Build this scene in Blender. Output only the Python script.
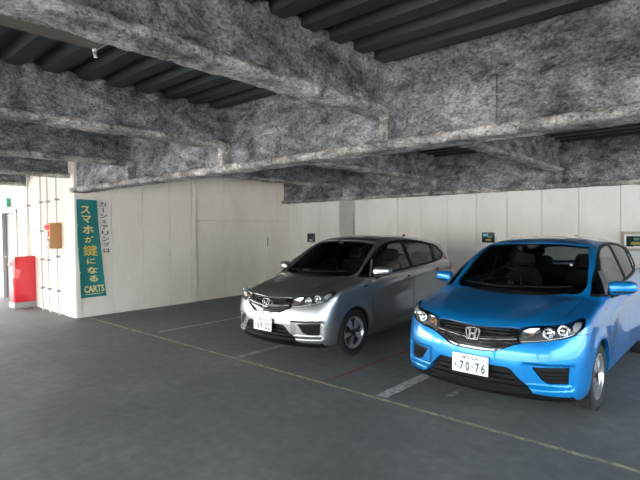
import bpy, bmesh, math, random
import numpy as np
from mathutils import Vector, Matrix, noise

random.seed(7)
scene = bpy.context.scene
for _o in list(bpy.data.objects):
    bpy.data.objects.remove(_o, do_unlink=True)
col = scene.collection

# ------------------------------------------------------------------ camera
CAM_H = 1.645
cam_d = bpy.data.cameras.new('camera')
cam = bpy.data.objects.new('camera', cam_d)
col.objects.link(cam)
_r = Vector((0.74761769, 0.66408535, -0.00764436))
_u = Vector((-0.01126625, 0.02419039, 0.99964388))
_f = Vector((-0.66403378, 0.74726533, -0.02556691))
cam.matrix_world = Matrix(((_r.x, _u.x, -_f.x, 0), (_r.y, _u.y, -_f.y, 0), (_r.z, _u.z, -_f.z, CAM_H), (0, 0, 0, 1)))
cam_d.sensor_fit = 'HORIZONTAL'
cam_d.sensor_width = 36.0
cam_d.lens = 36.0 * 478.04 / 640.0
cam_d.clip_start = 0.05
cam_d.clip_end = 500
scene.camera = cam

# ------------------------------------------------------------------ world, sun, exposure
world = bpy.data.worlds.new('World')
scene.world = world
world.use_nodes = True
_nt = world.node_tree
_nt.nodes.clear()
_sky = _nt.nodes.new('ShaderNodeTexSky')
_sky.sky_type = 'NISHITA'
_sky.sun_disc = False
_sky.sun_elevation = math.radians(48)
_sky.sun_rotation = math.radians(230)
_sky.air_density = 1.0
_sky.dust_density = 3.0
_sky.ozone_density = 1.0
_bg = _nt.nodes.new('ShaderNodeBackground')
_bg.inputs['Strength'].default_value = 0.62
_wo = _nt.nodes.new('ShaderNodeOutputWorld')
_hs = _nt.nodes.new('ShaderNodeHueSaturation')
_hs.inputs['Saturation'].default_value = 0.55
_nt.links.new(_sky.outputs[0], _hs.inputs['Color'])
_nt.links.new(_hs.outputs[0], _bg.inputs[0])
_nt.links.new(_bg.outputs[0], _wo.inputs[0])

sun_d = bpy.data.lights.new('sun', 'SUN')
sun_d.energy = 4.5
sun_d.angle = math.radians(1.0)
sun_d.color = (1.0, 0.95, 0.87)
sun = bpy.data.objects.new('sun', sun_d)
col.objects.link(sun)
# high sun over the open side behind the photographer; it lights the bounce ground added outside
_sd = Vector((0.25, 0.65, -0.80)).normalized()
sun.rotation_euler = _sd.to_track_quat('-Z', 'Y').to_euler()

vs = scene.view_settings
vs.view_transform = 'Standard'
vs.look = 'None'
vs.gamma = 1.0
vs.use_curve_mapping = False
vs.exposure = 2.2
scene.display_settings.display_device = 'sRGB'

# ------------------------------------------------------------------ helpers
def tag(o, label=None, cat=None, group=None, kind=None):
    if label: o['label'] = label
    if cat: o['category'] = cat
    if group: o['group'] = group
    if kind: o['kind'] = kind
    return o

def link(name, me, mat=None, parent=None, loc=None, rot=None):
    o = bpy.data.objects.new(name, me)
    col.objects.link(o)
    if mat is not None and me is not None:
        if len(me.materials) == 0:
            me.materials.append(mat)
        elif me.materials[0] != mat:
            o.material_slots[0].link = 'OBJECT'
            o.material_slots[0].material = mat
    if parent is not None: o.parent = parent
    if loc is not None: o.location = loc
    if rot is not None: o.rotation_euler = rot
    return o

def empty(name, loc=(0, 0, 0), rot=(0, 0, 0)):
    o = bpy.data.objects.new(name, None)
    o.empty_display_size = 0.2
    col.objects.link(o)
    o.location = loc
    o.rotation_euler = rot
    return o

def mesh_bm(bm, name, smooth=False, angle=None):
    bmesh.ops.recalc_face_normals(bm, faces=bm.faces[:])
    if smooth:
        for f in bm.faces: f.smooth = True
        if angle is not None:
            for e in bm.edges:
                if len(e.link_faces) == 2 and e.calc_face_angle(0) > angle: e.smooth = False
    me = bpy.data.meshes.new(name)
    bm.to_mesh(me); bm.free()
    return me

def add_box(bm, x0, x1, y0, y1, z0, z1, bev=0.0, seg=1):
    r = bmesh.ops.create_cube(bm, size=1.0)
    v = r['verts']
    bmesh.ops.scale(bm, vec=(x1 - x0, y1 - y0, z1 - z0), verts=v)
    bmesh.ops.translate(bm, vec=((x0 + x1) / 2, (y0 + y1) / 2, (z0 + z1) / 2), verts=v)
    if bev > 0:
        es = list({e for q in v for e in q.link_edges})
        bmesh.ops.bevel(bm, geom=es, offset=bev, segments=seg, profile=0.5, affect='EDGES')
    return v

def box_mesh(x0, x1, y0, y1, z0, z1, bev=0.0, seg=1, name='box'):
    bm = bmesh.new()
    add_box(bm, x0, x1, y0, y1, z0, z1, bev, seg)
    return mesh_bm(bm, name, smooth=bev > 0, angle=math.radians(35))

def tube_mesh(pts, r, n=10, name='tube', caps=True, flat=1.0, closed=False, up=None):
    """tube along points; r a number or one per point"""
    bm = bmesh.new()
    P = [Vector(p) for p in pts]
    m = len(P)
    rings = []
    ref = Vector(up) if up else None
    for i, p in enumerate(P):
        if closed: t = (P[(i + 1) % m] - P[i - 1])
        else: t = (P[min(i + 1, m - 1)] - P[max(i - 1, 0)])
        t.normalize()
        a = ref if ref is not None else (Vector((0, 0, 1)) if abs(t.z) < 0.9 else Vector((1, 0, 0)))
        s = t.cross(a).normalized(); w = s.cross(t).normalized()
        rr = r[i] if isinstance(r, (list, tuple)) else r
        rings.append([bm.verts.new(p + s * math.cos(2 * math.pi * k / n) * rr + w * math.sin(2 * math.pi * k / n) * rr * flat) for k in range(n)])
    last = m if closed else m - 1
    for i in range(last):
        A, B = rings[i], rings[(i + 1) % m]
        for k in range(n):
            bm.faces.new((A[k], A[(k + 1) % n], B[(k + 1) % n], B[k]))
    if caps and not closed:
        bm.faces.new(rings[0]); bm.faces.new(rings[-1])
    return mesh_bm(bm, name, smooth=True, angle=math.radians(50))

def lathe_mesh(prof, n=48, axis='y', name='lathe', close=True):
    """prof: list of (radius, offset along axis)"""
    bm = bmesh.new()
    rings = []
    for (r, a) in prof:
        ring = []
        for k in range(n):
            c, s = math.cos(2 * math.pi * k / n) * r, math.sin(2 * math.pi * k / n) * r
            ring.append(bm.verts.new((c, a, s) if axis == 'y' else ((a, c, s) if axis == 'x' else (c, s, a))))
        rings.append(ring)
    for A, B in zip(rings[:-1], rings[1:]):
        for k in range(n):
            bm.faces.new((A[k], A[(k + 1) % n], B[(k + 1) % n], B[k]))
    if close:
        for rg, pr in ((rings[0], prof[0]), (rings[-1], prof[-1])):
            if pr[0] > 1e-4:
                bm.faces.new(rg)
    bmesh.ops.remove_doubles(bm, verts=bm.verts[:], dist=1e-5)
    return mesh_bm(bm, name, smooth=True, angle=math.radians(40))

def text_mesh(s, size=1.0, offset=0.0, extrude=0.0, name='lettering', align='CENTER', spacing=1.0):
    cu = bpy.data.curves.new(name, 'FONT')
    cu.body = s; cu.size = size; cu.offset = offset; cu.extrude = extrude
    cu.align_x = align; cu.align_y = 'CENTER'; cu.space_character = spacing
    cu.resolution_u = 3
    o = bpy.data.objects.new(name, cu)
    col.objects.link(o)
    bpy.context.view_layer.update()
    dg = bpy.context.evaluated_depsgraph_get()
    me = bpy.data.meshes.new_from_object(o.evaluated_get(dg))
    bpy.data.objects.remove(o, do_unlink=True)
    bpy.data.curves.remove(cu)
    me.name = name
    me.materials.clear()
    return me

def map_mesh(me, fn):
    for v in me.vertices: v.co = fn(v.co.copy())
    me.update()
    return me

# ------------------------------------------------------------------ materials
def new_mat(name):
    m = bpy.data.materials.new(name); m.use_nodes = True
    nt = m.node_tree
    return m, nt, nt.nodes['Principled BSDF']

def simple(name, c, rough=0.5, metal=0.0, coat=0.0, spec=None, emit=None, es=0.0):
    m, nt, b = new_mat(name)
    b.inputs['Base Color'].default_value = (*c, 1)
    b.inputs['Roughness'].default_value = rough
    b.inputs['Metallic'].default_value = metal
    b.inputs['Coat Weight'].default_value = coat
    b.inputs['Coat Roughness'].default_value = 0.04
    if spec is not None: b.inputs['Specular IOR Level'].default_value = spec
    if emit:
        b.inputs['Emission Color'].default_value = (*emit, 1)
        b.inputs['Emission Strength'].default_value = es
    return m

def N(nt, t, **kw):
    n = nt.nodes.new(t)
    for k, v in kw.items():
        if k.startswith('i_'): n.inputs[k[2:].replace('_', ' ')].default_value = v
        else: setattr(n, k, v)
    return n

def ramp(nt, fac, stops):
    r = nt.nodes.new('ShaderNodeValToRGB')
    e = r.color_ramp.elements
    while len(e) < len(stops): e.new(0.5)
    for q, (p, c) in zip(e, stops):
        q.position = p; q.color = (*c, 1) if len(c) == 3 else c
    nt.links.new(fac, r.inputs[0])
    return r.outputs[0]

def noisy(name, stops, scale, rough=0.8, detail=8, bump=0.0, bscale=None, stretch=(1, 1, 1), coords='Object', second=None, rrange=None, spec=None, dist=0.0, bdist=0.02):
    m, nt, b = new_mat(name)
    tc = N(nt, 'ShaderNodeTexCoord'); mp = N(nt, 'ShaderNodeMapping')
    mp.inputs['Scale'].default_value = stretch
    if coords == 'World':
        g = N(nt, 'ShaderNodeNewGeometry'); nt.links.new(g.outputs['Position'], mp.inputs[0])
    else:
        nt.links.new(tc.outputs[coords], mp.inputs[0])
    n1 = N(nt, 'ShaderNodeTexNoise', i_Scale=scale, i_Detail=detail, i_Roughness=0.62, i_Distortion=dist)
    nt.links.new(mp.outputs[0], n1.inputs['Vector'])
    c = ramp(nt, n1.outputs[0], stops)
    if second:
        sc2, stops2, fac = second
        n2 = N(nt, 'ShaderNodeTexNoise', i_Scale=sc2, i_Detail=6, i_Roughness=0.7)
        nt.links.new(mp.outputs[0], n2.inputs['Vector'])
        c2 = ramp(nt, n2.outputs[0], stops2)
        mx = N(nt, 'ShaderNodeMix', data_type='RGBA', blend_type='MULTIPLY')
        mx.inputs['Factor'].default_value = fac
        nt.links.new(c, mx.inputs[6]); nt.links.new(c2, mx.inputs[7])
        c = mx.outputs[2]
    nt.links.new(c, b.inputs['Base Color'])
    b.inputs['Roughness'].default_value = rough
    if spec is not None: b.inputs['Specular IOR Level'].default_value = spec
    if rrange:
        mr = N(nt, 'ShaderNodeMapRange')
        mr.inputs[3].default_value, mr.inputs[4].default_value = rrange
        nt.links.new(n1.outputs[0], mr.inputs[0]); nt.links.new(mr.outputs[0], b.inputs['Roughness'])
    if bump:
        nb = N(nt, 'ShaderNodeTexNoise', i_Scale=bscale or scale * 4, i_Detail=6, i_Roughness=0.65)
        nt.links.new(mp.outputs[0], nb.inputs['Vector'])
        bp = N(nt, 'ShaderNodeBump', i_Strength=bump, i_Distance=bdist)
        nt.links.new(nb.outputs[0], bp.inputs['Height'])
        nt.links.new(bp.outputs[0], b.inputs['Normal'])
    return m

M = {}
M['floor'] = noisy('asphalt_floor', [(0.30, (0.120, 0.129, 0.126)), (0.55, (0.172, 0.182, 0.177)), (0.75, (0.235, 0.243, 0.235))], 0.9, rough=0.75, bump=0.25, bscale=60, bdist=0.004,
                   second=(9.0, [(0.3, (0.72, 0.72, 0.72)), (0.65, (1.1, 1.1, 1.1))], 0.8), rrange=(0.52, 0.85), coords='World')
M['bounce_ground'] = noisy('bounce_concrete', [(0.3, (0.36, 0.35, 0.33)), (0.7, (0.46, 0.45, 0.43))], 0.6, rough=0.9, coords='World')
def spray_mat(name, tint, lift):
    m, nt, b = new_mat(name)
    g = N(nt, 'ShaderNodeNewGeometry')
    def nz(sc, det, rough, dist=0.0, st=None):
        n = N(nt, 'ShaderNodeTexNoise', i_Scale=sc, i_Detail=det, i_Roughness=rough, i_Distortion=dist)
        if st:
            mp = N(nt, 'ShaderNodeMapping'); mp.inputs['Scale'].default_value = st
            nt.links.new(g.outputs['Position'], mp.inputs[0]); nt.links.new(mp.outputs[0], n.inputs['Vector'])
        else: nt.links.new(g.outputs['Position'], n.inputs['Vector'])
        return n.outputs[0]
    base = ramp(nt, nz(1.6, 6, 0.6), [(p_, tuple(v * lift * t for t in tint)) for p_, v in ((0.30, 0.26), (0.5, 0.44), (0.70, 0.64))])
    pits = ramp(nt, nz(36.0, 10, 0.75, 0.3, (1, 1, 1.3)), [(0.36, (0.14, 0.14, 0.14)), (0.48, (0.75, 0.75, 0.75)), (0.60, (1.12, 1.12, 1.12))])
    soot = ramp(nt, nz(3.4, 9, 0.78, 0.5, (1, 1, 1.9)), [(0.36, (0.12, 0.12, 0.13)), (0.51, (0.70, 0.70, 0.70)), (0.64, (1.30, 1.30, 1.30))])
    def mul(a, c, f):
        mx = N(nt, 'ShaderNodeMix', data_type='RGBA', blend_type='MULTIPLY'); mx.inputs['Factor'].default_value = f
        nt.links.new(a, mx.inputs[6]); nt.links.new(c, mx.inputs[7]); return mx.outputs[2]
    nt.links.new(mul(mul(base, pits, 0.9), soot, 0.9), b.inputs['Base Color'])
    b.inputs['Roughness'].default_value = 0.95
    b.inputs['Specular IOR Level'].default_value = 0.1
    bp = N(nt, 'ShaderNodeBump', i_Strength=1.0, i_Distance=0.03)
    nt.links.new(nz(26.0, 8, 0.7, 0.8), bp.inputs['Height'])
    nt.links.new(bp.outputs[0], b.inputs['Normal'])
    return m
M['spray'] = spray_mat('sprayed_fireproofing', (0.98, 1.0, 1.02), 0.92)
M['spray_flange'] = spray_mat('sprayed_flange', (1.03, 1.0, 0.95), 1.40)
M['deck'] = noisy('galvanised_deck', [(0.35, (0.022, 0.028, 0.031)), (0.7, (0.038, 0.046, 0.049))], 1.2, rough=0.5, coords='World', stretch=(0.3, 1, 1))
M['wall'] = noisy('painted_panel', [(0.35, (0.85, 0.795, 0.705)), (0.6, (0.91, 0.86, 0.775))], 1.4, rough=0.8, bump=0.12, bscale=45, bdist=0.005,
                  second=(2.2, [(0.25, (0.86, 0.85, 0.83)), (0.5, (1, 1, 1))], 0.7), coords='World', stretch=(1, 1, 0.45))
M['wall_grey'] = noisy('grey_painted_panel', [(0.35, (0.80, 0.80, 0.77)), (0.6, (0.87, 0.87, 0.84))], 1.2, rough=0.8, bump=0.1, bscale=45, bdist=0.005,
                  second=(2.2, [(0.25, (0.86, 0.85, 0.83)), (0.5, (1, 1, 1))], 0.7), coords='World', stretch=(1, 1, 0.45))
M['joint'] = simple('joint_sealant', (0.55, 0.52, 0.46), 0.9)
M['column'] = noisy('grey_column', [(0.3, (0.42, 0.42, 0.41)), (0.7, (0.52, 0.52, 0.50))], 2.0, rough=0.7, coords='World')

def line_mat(name, c, wear=0.5, scale=14):
    m, nt, b = new_mat(name)
    g = N(nt, 'ShaderNodeNewGeometry')
    n1 = N(nt, 'ShaderNodeTexNoise', i_Scale=scale, i_Detail=8, i_Roughness=0.7)
    nt.links.new(g.outputs['Position'], n1.inputs['Vector'])
    f = ramp(nt, n1.outputs[0], [(wear - 0.12, (0.165, 0.175, 0.170)), (wear + 0.12, c)])
    nt.links.new(f, b.inputs['Base Color'])
    b.inputs['Roughness'].default_value = 0.7
    return m
M['line_yellow'] = line_mat('worn_yellow_paint', (0.55, 0.52, 0.28), 0.50)
M['line_white'] = line_mat('worn_white_paint', (0.62, 0.62, 0.60), 0.46)
M['line_faint'] = line_mat('faint_white_paint', (0.45, 0.46, 0.46), 0.50)
M['line_red'] = line_mat('worn_red_paint', (0.25, 0.04, 0.035), 0.43)

def paint_mat(name, c, c2, metal, rough):
    m, nt, b = new_mat(name)
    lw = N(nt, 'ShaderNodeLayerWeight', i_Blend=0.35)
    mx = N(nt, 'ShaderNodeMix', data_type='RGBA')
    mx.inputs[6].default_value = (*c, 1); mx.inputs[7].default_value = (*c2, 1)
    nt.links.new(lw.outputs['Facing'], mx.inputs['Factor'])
    g = N(nt, 'ShaderNodeNewGeometry')
    m2 = N(nt, 'ShaderNodeMix', data_type='RGBA')
    nt.links.new(g.outputs['Backfacing'], m2.inputs['Factor'])
    nt.links.new(mx.outputs[2], m2.inputs[6]); m2.inputs[7].default_value = (0.03, 0.03, 0.032, 1)
    nt.links.new(m2.outputs[2], b.inputs['Base Color'])
    b.inputs['Metallic'].default_value = metal
    b.inputs['Roughness'].default_value = rough
    b.inputs['Coat Weight'].default_value = 1.0
    b.inputs['Coat Roughness'].default_value = 0.03
    b.inputs['Coat IOR'].default_value = 1.40
    b.inputs['Specular IOR Level'].default_value = 0.25
    return m
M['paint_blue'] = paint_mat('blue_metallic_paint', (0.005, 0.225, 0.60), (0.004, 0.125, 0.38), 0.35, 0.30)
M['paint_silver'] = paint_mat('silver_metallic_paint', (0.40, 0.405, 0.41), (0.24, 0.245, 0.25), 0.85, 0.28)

def glass_mat(name, tint, ior=1.5, rough=0.0):
    m = bpy.data.materials.new(name); m.use_nodes = True
    nt = m.node_tree; nt.nodes.clear()
    out = N(nt, 'ShaderNodeOutputMaterial')
    tr = N(nt, 'ShaderNodeBsdfTransparent'); tr.inputs[0].default_value = (*tint, 1)
    gl = N(nt, 'ShaderNodeBsdfGlossy'); gl.inputs['Roughness'].default_value = rough
    fr = N(nt, 'ShaderNodeFresnel', i_IOR=ior)
    mx = N(nt, 'ShaderNodeMixShader')
    nt.links.new(fr.outputs[0], mx.inputs[0]); nt.links.new(tr.outputs[0], mx.inputs[1]); nt.links.new(gl.outputs[0], mx.inputs[2])
    nt.links.new(mx.outputs[0], out.inputs[0])
    return m
M['glass'] = glass_mat('windshield_glass', (0.76, 0.82, 0.80))
M['glass_side'] = glass_mat('front_side_glass', (0.70, 0.75, 0.74))
M['glass_dark'] = glass_mat('privacy_glass', (0.30, 0.31, 0.32))
M['lens'] = glass_mat('clear_lens', (0.93, 0.95, 0.95))
M['black'] = simple('black_plastic', (0.012, 0.012, 0.013), 0.45)
M['gloss_black'] = simple('gloss_black', (0.008, 0.008, 0.009), 0.12, coat=1.0)
M['mesh_black'] = simple('grille_black', (0.006, 0.006, 0.007), 0.6, spec=0.2)
M['emblem_chrome'] = simple('emblem_chrome', (0.80, 0.81, 0.82), 0.18, 1.0)
M['lamp_pale'] = simple('pale_reflector', (0.85, 0.87, 0.88), 0.35, 0.3)
M['chrome'] = simple('chrome', (0.80, 0.81, 0.82), 0.10, 1.0)
M['dark_chrome'] = simple('dark_chrome', (0.30, 0.31, 0.32), 0.22, 1.0)
M['lamp_bucket'] = simple('lamp_bucket', (0.30, 0.30, 0.31), 0.30, 0.8)
M['lamp_white'] = simple('lamp_reflector', (0.86, 0.87, 0.88), 0.18, 0.9)
M['amber'] = simple('amber_bulb', (0.85, 0.30, 0.05), 0.3)
M['red_lens'] = simple('red_lens', (0.55, 0.015, 0.02), 0.12, coat=1.0)
M['rubber'] = noisy('tyre_rubber', [(0.3, (0.012, 0.012, 0.013)), (0.7, (0.022, 0.022, 0.022))], 30, rough=0.8)
M['alloy'] = simple('alloy', (0.62, 0.63, 0.65), 0.28, 0.85)
M['wheel_black'] = simple('wheel_black', (0.014, 0.014, 0.015), 0.4)
M['disc'] = simple('brake_disc', (0.25, 0.25, 0.25), 0.4, 0.9)
M['cabin'] = simple('cabin_plastic', (0.020, 0.020, 0.022), 0.7)
M['fabric'] = noisy('seat_fabric', [(0.3, (0.022, 0.022, 0.024)), (0.7, (0.04, 0.04, 0.042))], 60, rough=0.95)
M['plate'] = simple('plate_white', (0.86, 0.88, 0.86), 0.4)
M['plate_ink'] = simple('plate_green_ink', (0.015, 0.075, 0.055), 0.5)
M['paper'] = simple('white_card', (0.8, 0.8, 0.78), 0.7)
M['mirror_glass'] = simple('mirror_glass', (0.85, 0.87, 0.88), 0.02, 1.0)
M['red_paint'] = simple('red_enamel', (0.78, 0.020, 0.035), 0.35, coat=0.5)
M['brown_box'] = simple('tan_enamel', (0.48, 0.24, 0.09), 0.5)
M['pipe'] = simple('pale_conduit', (0.60, 0.58, 0.53), 0.6)
M['pipe_grey'] = simple('grey_conduit', (0.36, 0.35, 0.33), 0.6)
M['pvc'] = simple('white_pvc', (0.88, 0.87, 0.84), 0.5)
M['teal'] = noisy('teal_cloth', [(0.3, (0.012, 0.185, 0.185)), (0.7, (0.020, 0.225, 0.220))], 3.0, rough=0.85, coords='World')
M['cream_ink'] = simple('cream_yellow_ink', (0.78, 0.66, 0.28), 0.8)
M['yellow_ink'] = simple('yellow_ink', (0.92, 0.62, 0.06), 0.8)
M['black_ink'] = simple('black_ink', (0.03, 0.03, 0.03), 0.8)
M['cloth_white'] = simple('white_cloth', (0.82, 0.80, 0.74), 0.85)
M['steel_grey'] = simple('grey_steel_door', (0.07, 0.085, 0.08), 0.5)
M['door_pane'] = simple('door_pane', (0.16, 0.19, 0.185), 0.4)
M['frame_grey'] = simple('door_frame', (0.55, 0.57, 0.56), 0.5)
M['concrete'] = noisy('plinth_concrete', [(0.3, (0.30, 0.29, 0.27)), (0.7, (0.40, 0.39, 0.37))], 6, rough=0.9)
M['exit_green'] = simple('exit_green', (0.05, 0.42, 0.25), 0.4, emit=(0.10, 0.8, 0.5), es=0.02)
M['duct'] = noisy('beige_duct', [(0.3, (0.20, 0.175, 0.145)), (0.7, (0.27, 0.24, 0.20))], 3, rough=0.6)
M['sign_dark'] = simple('dark_green_panel', (0.010, 0.040, 0.040), 0.12, coat=1.0)
M['sign_cyan'] = simple('cyan_patch', (0.12, 0.50, 0.60), 0.4)
M['sign_gold'] = simple('gold_patch', (0.50, 0.40, 0.08), 0.4)
M['sign_grey'] = simple('greygreen_patch', (0.16, 0.24, 0.22), 0.4)
M['sign_tan'] = simple('tan_backing', (0.52, 0.46, 0.40), 0.7)
M['white_paint'] = simple('white_enamel', (0.85, 0.86, 0.86), 0.4)

# ------------------------------------------------------------------ the building
X0, X1, Y0, Y1 = -17.5, 7.2, -6.3, 9.21      # slab edges, Y1 = face of the back wall
XW = -9.22                                     # face of the wall with the banner
YE = 3.60                                      # face of the wall with the red cabinet
ZD = 3.07                                      # underside of the deck ribs

bounce_ground = link('ground', box_mesh(-90, 90, -90, 90, -0.5, -0.08, name='ground'), M['bounce_ground'])  # unseen ground outside, added pale to bounce sunlight up to the ceiling
tag(bounce_ground, kind='structure')
floor = link('floor', box_mesh(X0, X1, Y0, 9.4, -0.30, 0.0, name='floor'), M['floor'])
tag(floor, kind='structure')

def paint_strip(x0, x1, y0, y1, mat, ragged=0.006):
    bm = bmesh.new()
    lx, ly = x1 - x0, y1 - y0
    n = max(2, int(max(lx, ly) / 0.05))
    prev = None
    for i in range(n + 1):
        t = i / n
        j1, j2 = random.uniform(-ragged, ragged), random.uniform(-ragged, ragged)
        if lx > ly: a, b = (x0 + lx * t, y0 + j1), (x0 + lx * t, y1 + j2)
        else: a, b = (x0 + j1, y0 + ly * t), (x1 + j2, y0 + ly * t)
        cur = (bm.verts.new((*a, 0.003)), bm.verts.new((*b, 0.003)))
        if prev: bm.faces.new((prev[0], cur[0], cur[1], prev[1]))
        prev = cur
    return link('parking_line', mesh_bm(bm, 'parking_line'), mat, floor)

paint_strip(-9.15, 6.0, 3.745, 3.79, M['line_yellow'], 0.004)
paint_strip(-7.00, -6.94, 3.93, 8.6, M['line_white'], 0.004)
paint_strip(-4.87, -4.77, 3.84, 4.62, M['line_faint'])
paint_strip(-3.355, -3.315, 3.80, 5.62, M['line_red'], 0.004)
paint_strip(-2.68, -2.56, 3.82, 4.72, M['line_white'], 0.008)
paint_strip(-2.16, -2.09, 4.25, 4.50, M['line_faint'], 0.012)

# ---- ceiling: slab, ribs of the steel deck, sprayed beams
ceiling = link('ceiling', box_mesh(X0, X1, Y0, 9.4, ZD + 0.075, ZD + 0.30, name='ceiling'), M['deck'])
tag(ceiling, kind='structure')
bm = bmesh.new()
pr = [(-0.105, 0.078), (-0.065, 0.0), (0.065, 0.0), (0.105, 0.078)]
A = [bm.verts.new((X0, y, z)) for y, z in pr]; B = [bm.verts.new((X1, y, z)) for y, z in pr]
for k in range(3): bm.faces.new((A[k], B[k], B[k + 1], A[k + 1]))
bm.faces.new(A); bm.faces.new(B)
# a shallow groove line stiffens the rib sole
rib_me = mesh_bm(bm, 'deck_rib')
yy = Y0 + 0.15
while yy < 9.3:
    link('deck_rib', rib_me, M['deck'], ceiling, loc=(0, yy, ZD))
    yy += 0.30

def resample(pts, step=0.028):
    out = []
    for (a, b), (c, d) in zip(pts[:-1], pts[1:]):
        n = max(1, int(math.hypot(c - a, d - b) / step))
        for i in range(n): out.append((a + (c - a) * i / n, b + (d - b) * i / n))
    out.append(pts[-1])
    return out

def sweep(name, prof, axis, c, ts, mat, parent, lump, closed, scallop=False):
    m = len(prof)
    nor = []
    for i in range(m):
        p, q = (prof[i - 1], prof[(i + 1) % m]) if closed else (prof[max(i - 1, 0)], prof[min(i + 1, m - 1)])
        dx, dz = q[0] - p[0], q[1] - p[1]
        L = math.hypot(dx, dz) or 1
        nor.append((-dz / L, dx / L))
    # profiles start on the + side and run downwards, so the outward normal is the one pointing to +
    if nor[1][0] < 0: nor = [(-a, -b) for a, b in nor]
    V = []
    for t in ts:
        for (s, z), (ns, nz) in zip(prof, nor):
            w = Vector((c + s, t, z)) if axis == 'y' else Vector((t, c + s, z))
            d = lump * (0.9 * noise.fractal(w * 4.0, 1.0, 2.0, 2) + noise.fractal(w * 15.0 + Vector((5, 3, 1)), 0.8, 2.1, 3))
            top = max(0.0, 1 - (ZD + 0.03 - z) / 0.14)
            if top > 0 and scallop:
                d += top * 0.05 * max(0.0, math.cos(2 * math.pi * (t - Y0) / 0.30)) * (1 + 0.8 * noise.noise(Vector((c, t * 1.7, 3))))
            V.append(w + (Vector((ns, 0, nz)) if axis == 'y' else Vector((0, ns, nz))) * d)
    F = []
    for i in range(len(ts) - 1):
        for k in range(m if closed else m - 1):
            a = i * m + k; b = i * m + (k + 1) % m
            F.append((a, b, b + m, a + m))
    F.append(tuple(range(m))); F.append(tuple(range((len(ts) - 1) * m, len(ts) * m)))
    me = bpy.data.meshes.new(name)
    me.from_pydata([tuple(v) for v in V], [], F)
    bm = bmesh.new(); bm.from_mesh(me)
    bpy.data.meshes.remove(me)
    me = mesh_bm(bm, name, smooth=True, angle=math.radians(60))
    return link(name, me, mat, parent)

def sprayed_beam(name, axis, c, a0, a1, fine0, fine1, zb, fw, ft=0.085, ww=0.055, tw=0.10, step=0.045, parent=None):
    ts = []
    t = a0
    while t < a1:
        ts.append(t)
        t += step if fine0 <= t <= fine1 else 0.25
    ts.append(a1)
    zt = ZD + 0.03
    half = [(tw, zt), (tw, zt - 0.05), (ww + 0.012, zt - 0.09), (ww, zt - 0.13), (ww, zb + 0.04), (0, zb + 0.04)]
    web = resample(half + [(-x, z) for x, z in reversed(half[:-1])])
    hf = [(fw - 0.012, zb + ft), (fw, zb + ft - 0.018), (fw + 0.004, zb + ft * 0.5), (fw - 0.004, zb + 0.016), (fw - 0.028, zb), (0, zb)]
    fl = resample(hf + [(-x, z) for x, z in reversed(hf[:-1])] + [(fw - 0.012, zb + ft)], 0.024)[:-1]
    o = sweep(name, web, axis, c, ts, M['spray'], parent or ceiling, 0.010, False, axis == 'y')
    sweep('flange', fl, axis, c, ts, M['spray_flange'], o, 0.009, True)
    return o

def lumpy_box(name, x0, x1, y0, y1, z0, z1, parent, amp=0.010, step=0.03):
    bm = bmesh.new()
    add_box(bm, x0, x1, y0, y1, z0, z1)
    for ax in range(3):
        lo, hi = ((x0, x1), (y0, y1), (z0, z1))[ax]
        n = int((hi - lo) / step)
        for i in range(1, n):
            co = [0, 0, 0]; no = [0, 0, 0]; co[ax] = lo + (hi - lo) * i / n; no[ax] = 1
            bmesh.ops.bisect_plane(bm, geom=bm.verts[:] + bm.edges[:] + bm.faces[:], plane_co=co, plane_no=no)
    bm.normal_update()
    for v in bm.verts:
        v.co += v.normal * (amp * (0.3 + 1.6 * noise.fractal(v.co * 14.0, 0.9, 2.0, 3)))
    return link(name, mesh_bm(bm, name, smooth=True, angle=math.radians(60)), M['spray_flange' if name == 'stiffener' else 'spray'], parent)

GY1, GY2 = 3.66, 8.99
g1 = sprayed_beam('girder', 'x', GY1, XW - 0.03, X1, XW - 0.03, 1.2, 2.325, 0.14, ft=0.085, ww=0.025, tw=0.06)
g2 = sprayed_beam('girder', 'x', GY2, XW - 0.03, X1, XW - 0.03, 1.2, 2.30, 0.12, ft=0.07, ww=0.025, tw=0.05)
g0 = sprayed_beam('girder', 'x', Y0 + 0.2, X0, X1, 99, 99, 2.45, 0.12)
for x in (-16.52, -14.17, -11.82, -9.47):
    sprayed_beam('beam', 'y', x, Y0, YE + 0.02, 1.0, YE, 2.615, 0.115, ft=0.070, ww=0.02, tw=0.055)
for x in (-7.12, -4.77, -2.42, -0.07, 2.28, 4.63):
    vis = -8 < x < 1
    bf = sprayed_beam('beam', 'y', x, Y0, GY1 - 0.05, 0.3 if vis else 99, GY1, 2.615, 0.115, ft=0.070, ww=0.02, tw=0.055)
    bb = sprayed_beam('beam', 'y', x, GY1 + 0.05, GY2 - 0.05, GY1 if vis else 99, GY2, 2.575, 0.10, ft=0.062, ww=0.02, tw=0.05)
    if vis and x < -1:
        lumpy_box('stiffener', x + 0.0, x + 0.085, GY1 - 0.135, GY1 - 0.02, 2.40, 2.66, bf)
        lumpy_box('stiffener', x - 0.02, x + 0.065, GY2 - 0.12, GY2 - 0.02, 2.36, 2.61, bb)
lumpy_box('splice_plate', -1.62, -1.42, GY1 - 0.05, GY1 - 0.02, 2.47, 2.80, g1, amp=0.006)
for x in (-17.2, -13.0, -9.0, -3.0, 3.0, 6.95):
    link('column', box_mesh(x - 0.2, x + 0.2, Y0 + 0.05, Y0 + 0.45, 0.0, 2.46, 0.01, name='column'), M['column'], ceiling)

# ---- walls with their panels
def panel(parent, x0, x1, y0, y1, z0, z1, mat):
    return link('wall_panel', box_mesh(x0, x1, y0, y1, z0, z1, 0.006, name='wall_panel'), mat, parent)

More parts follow.
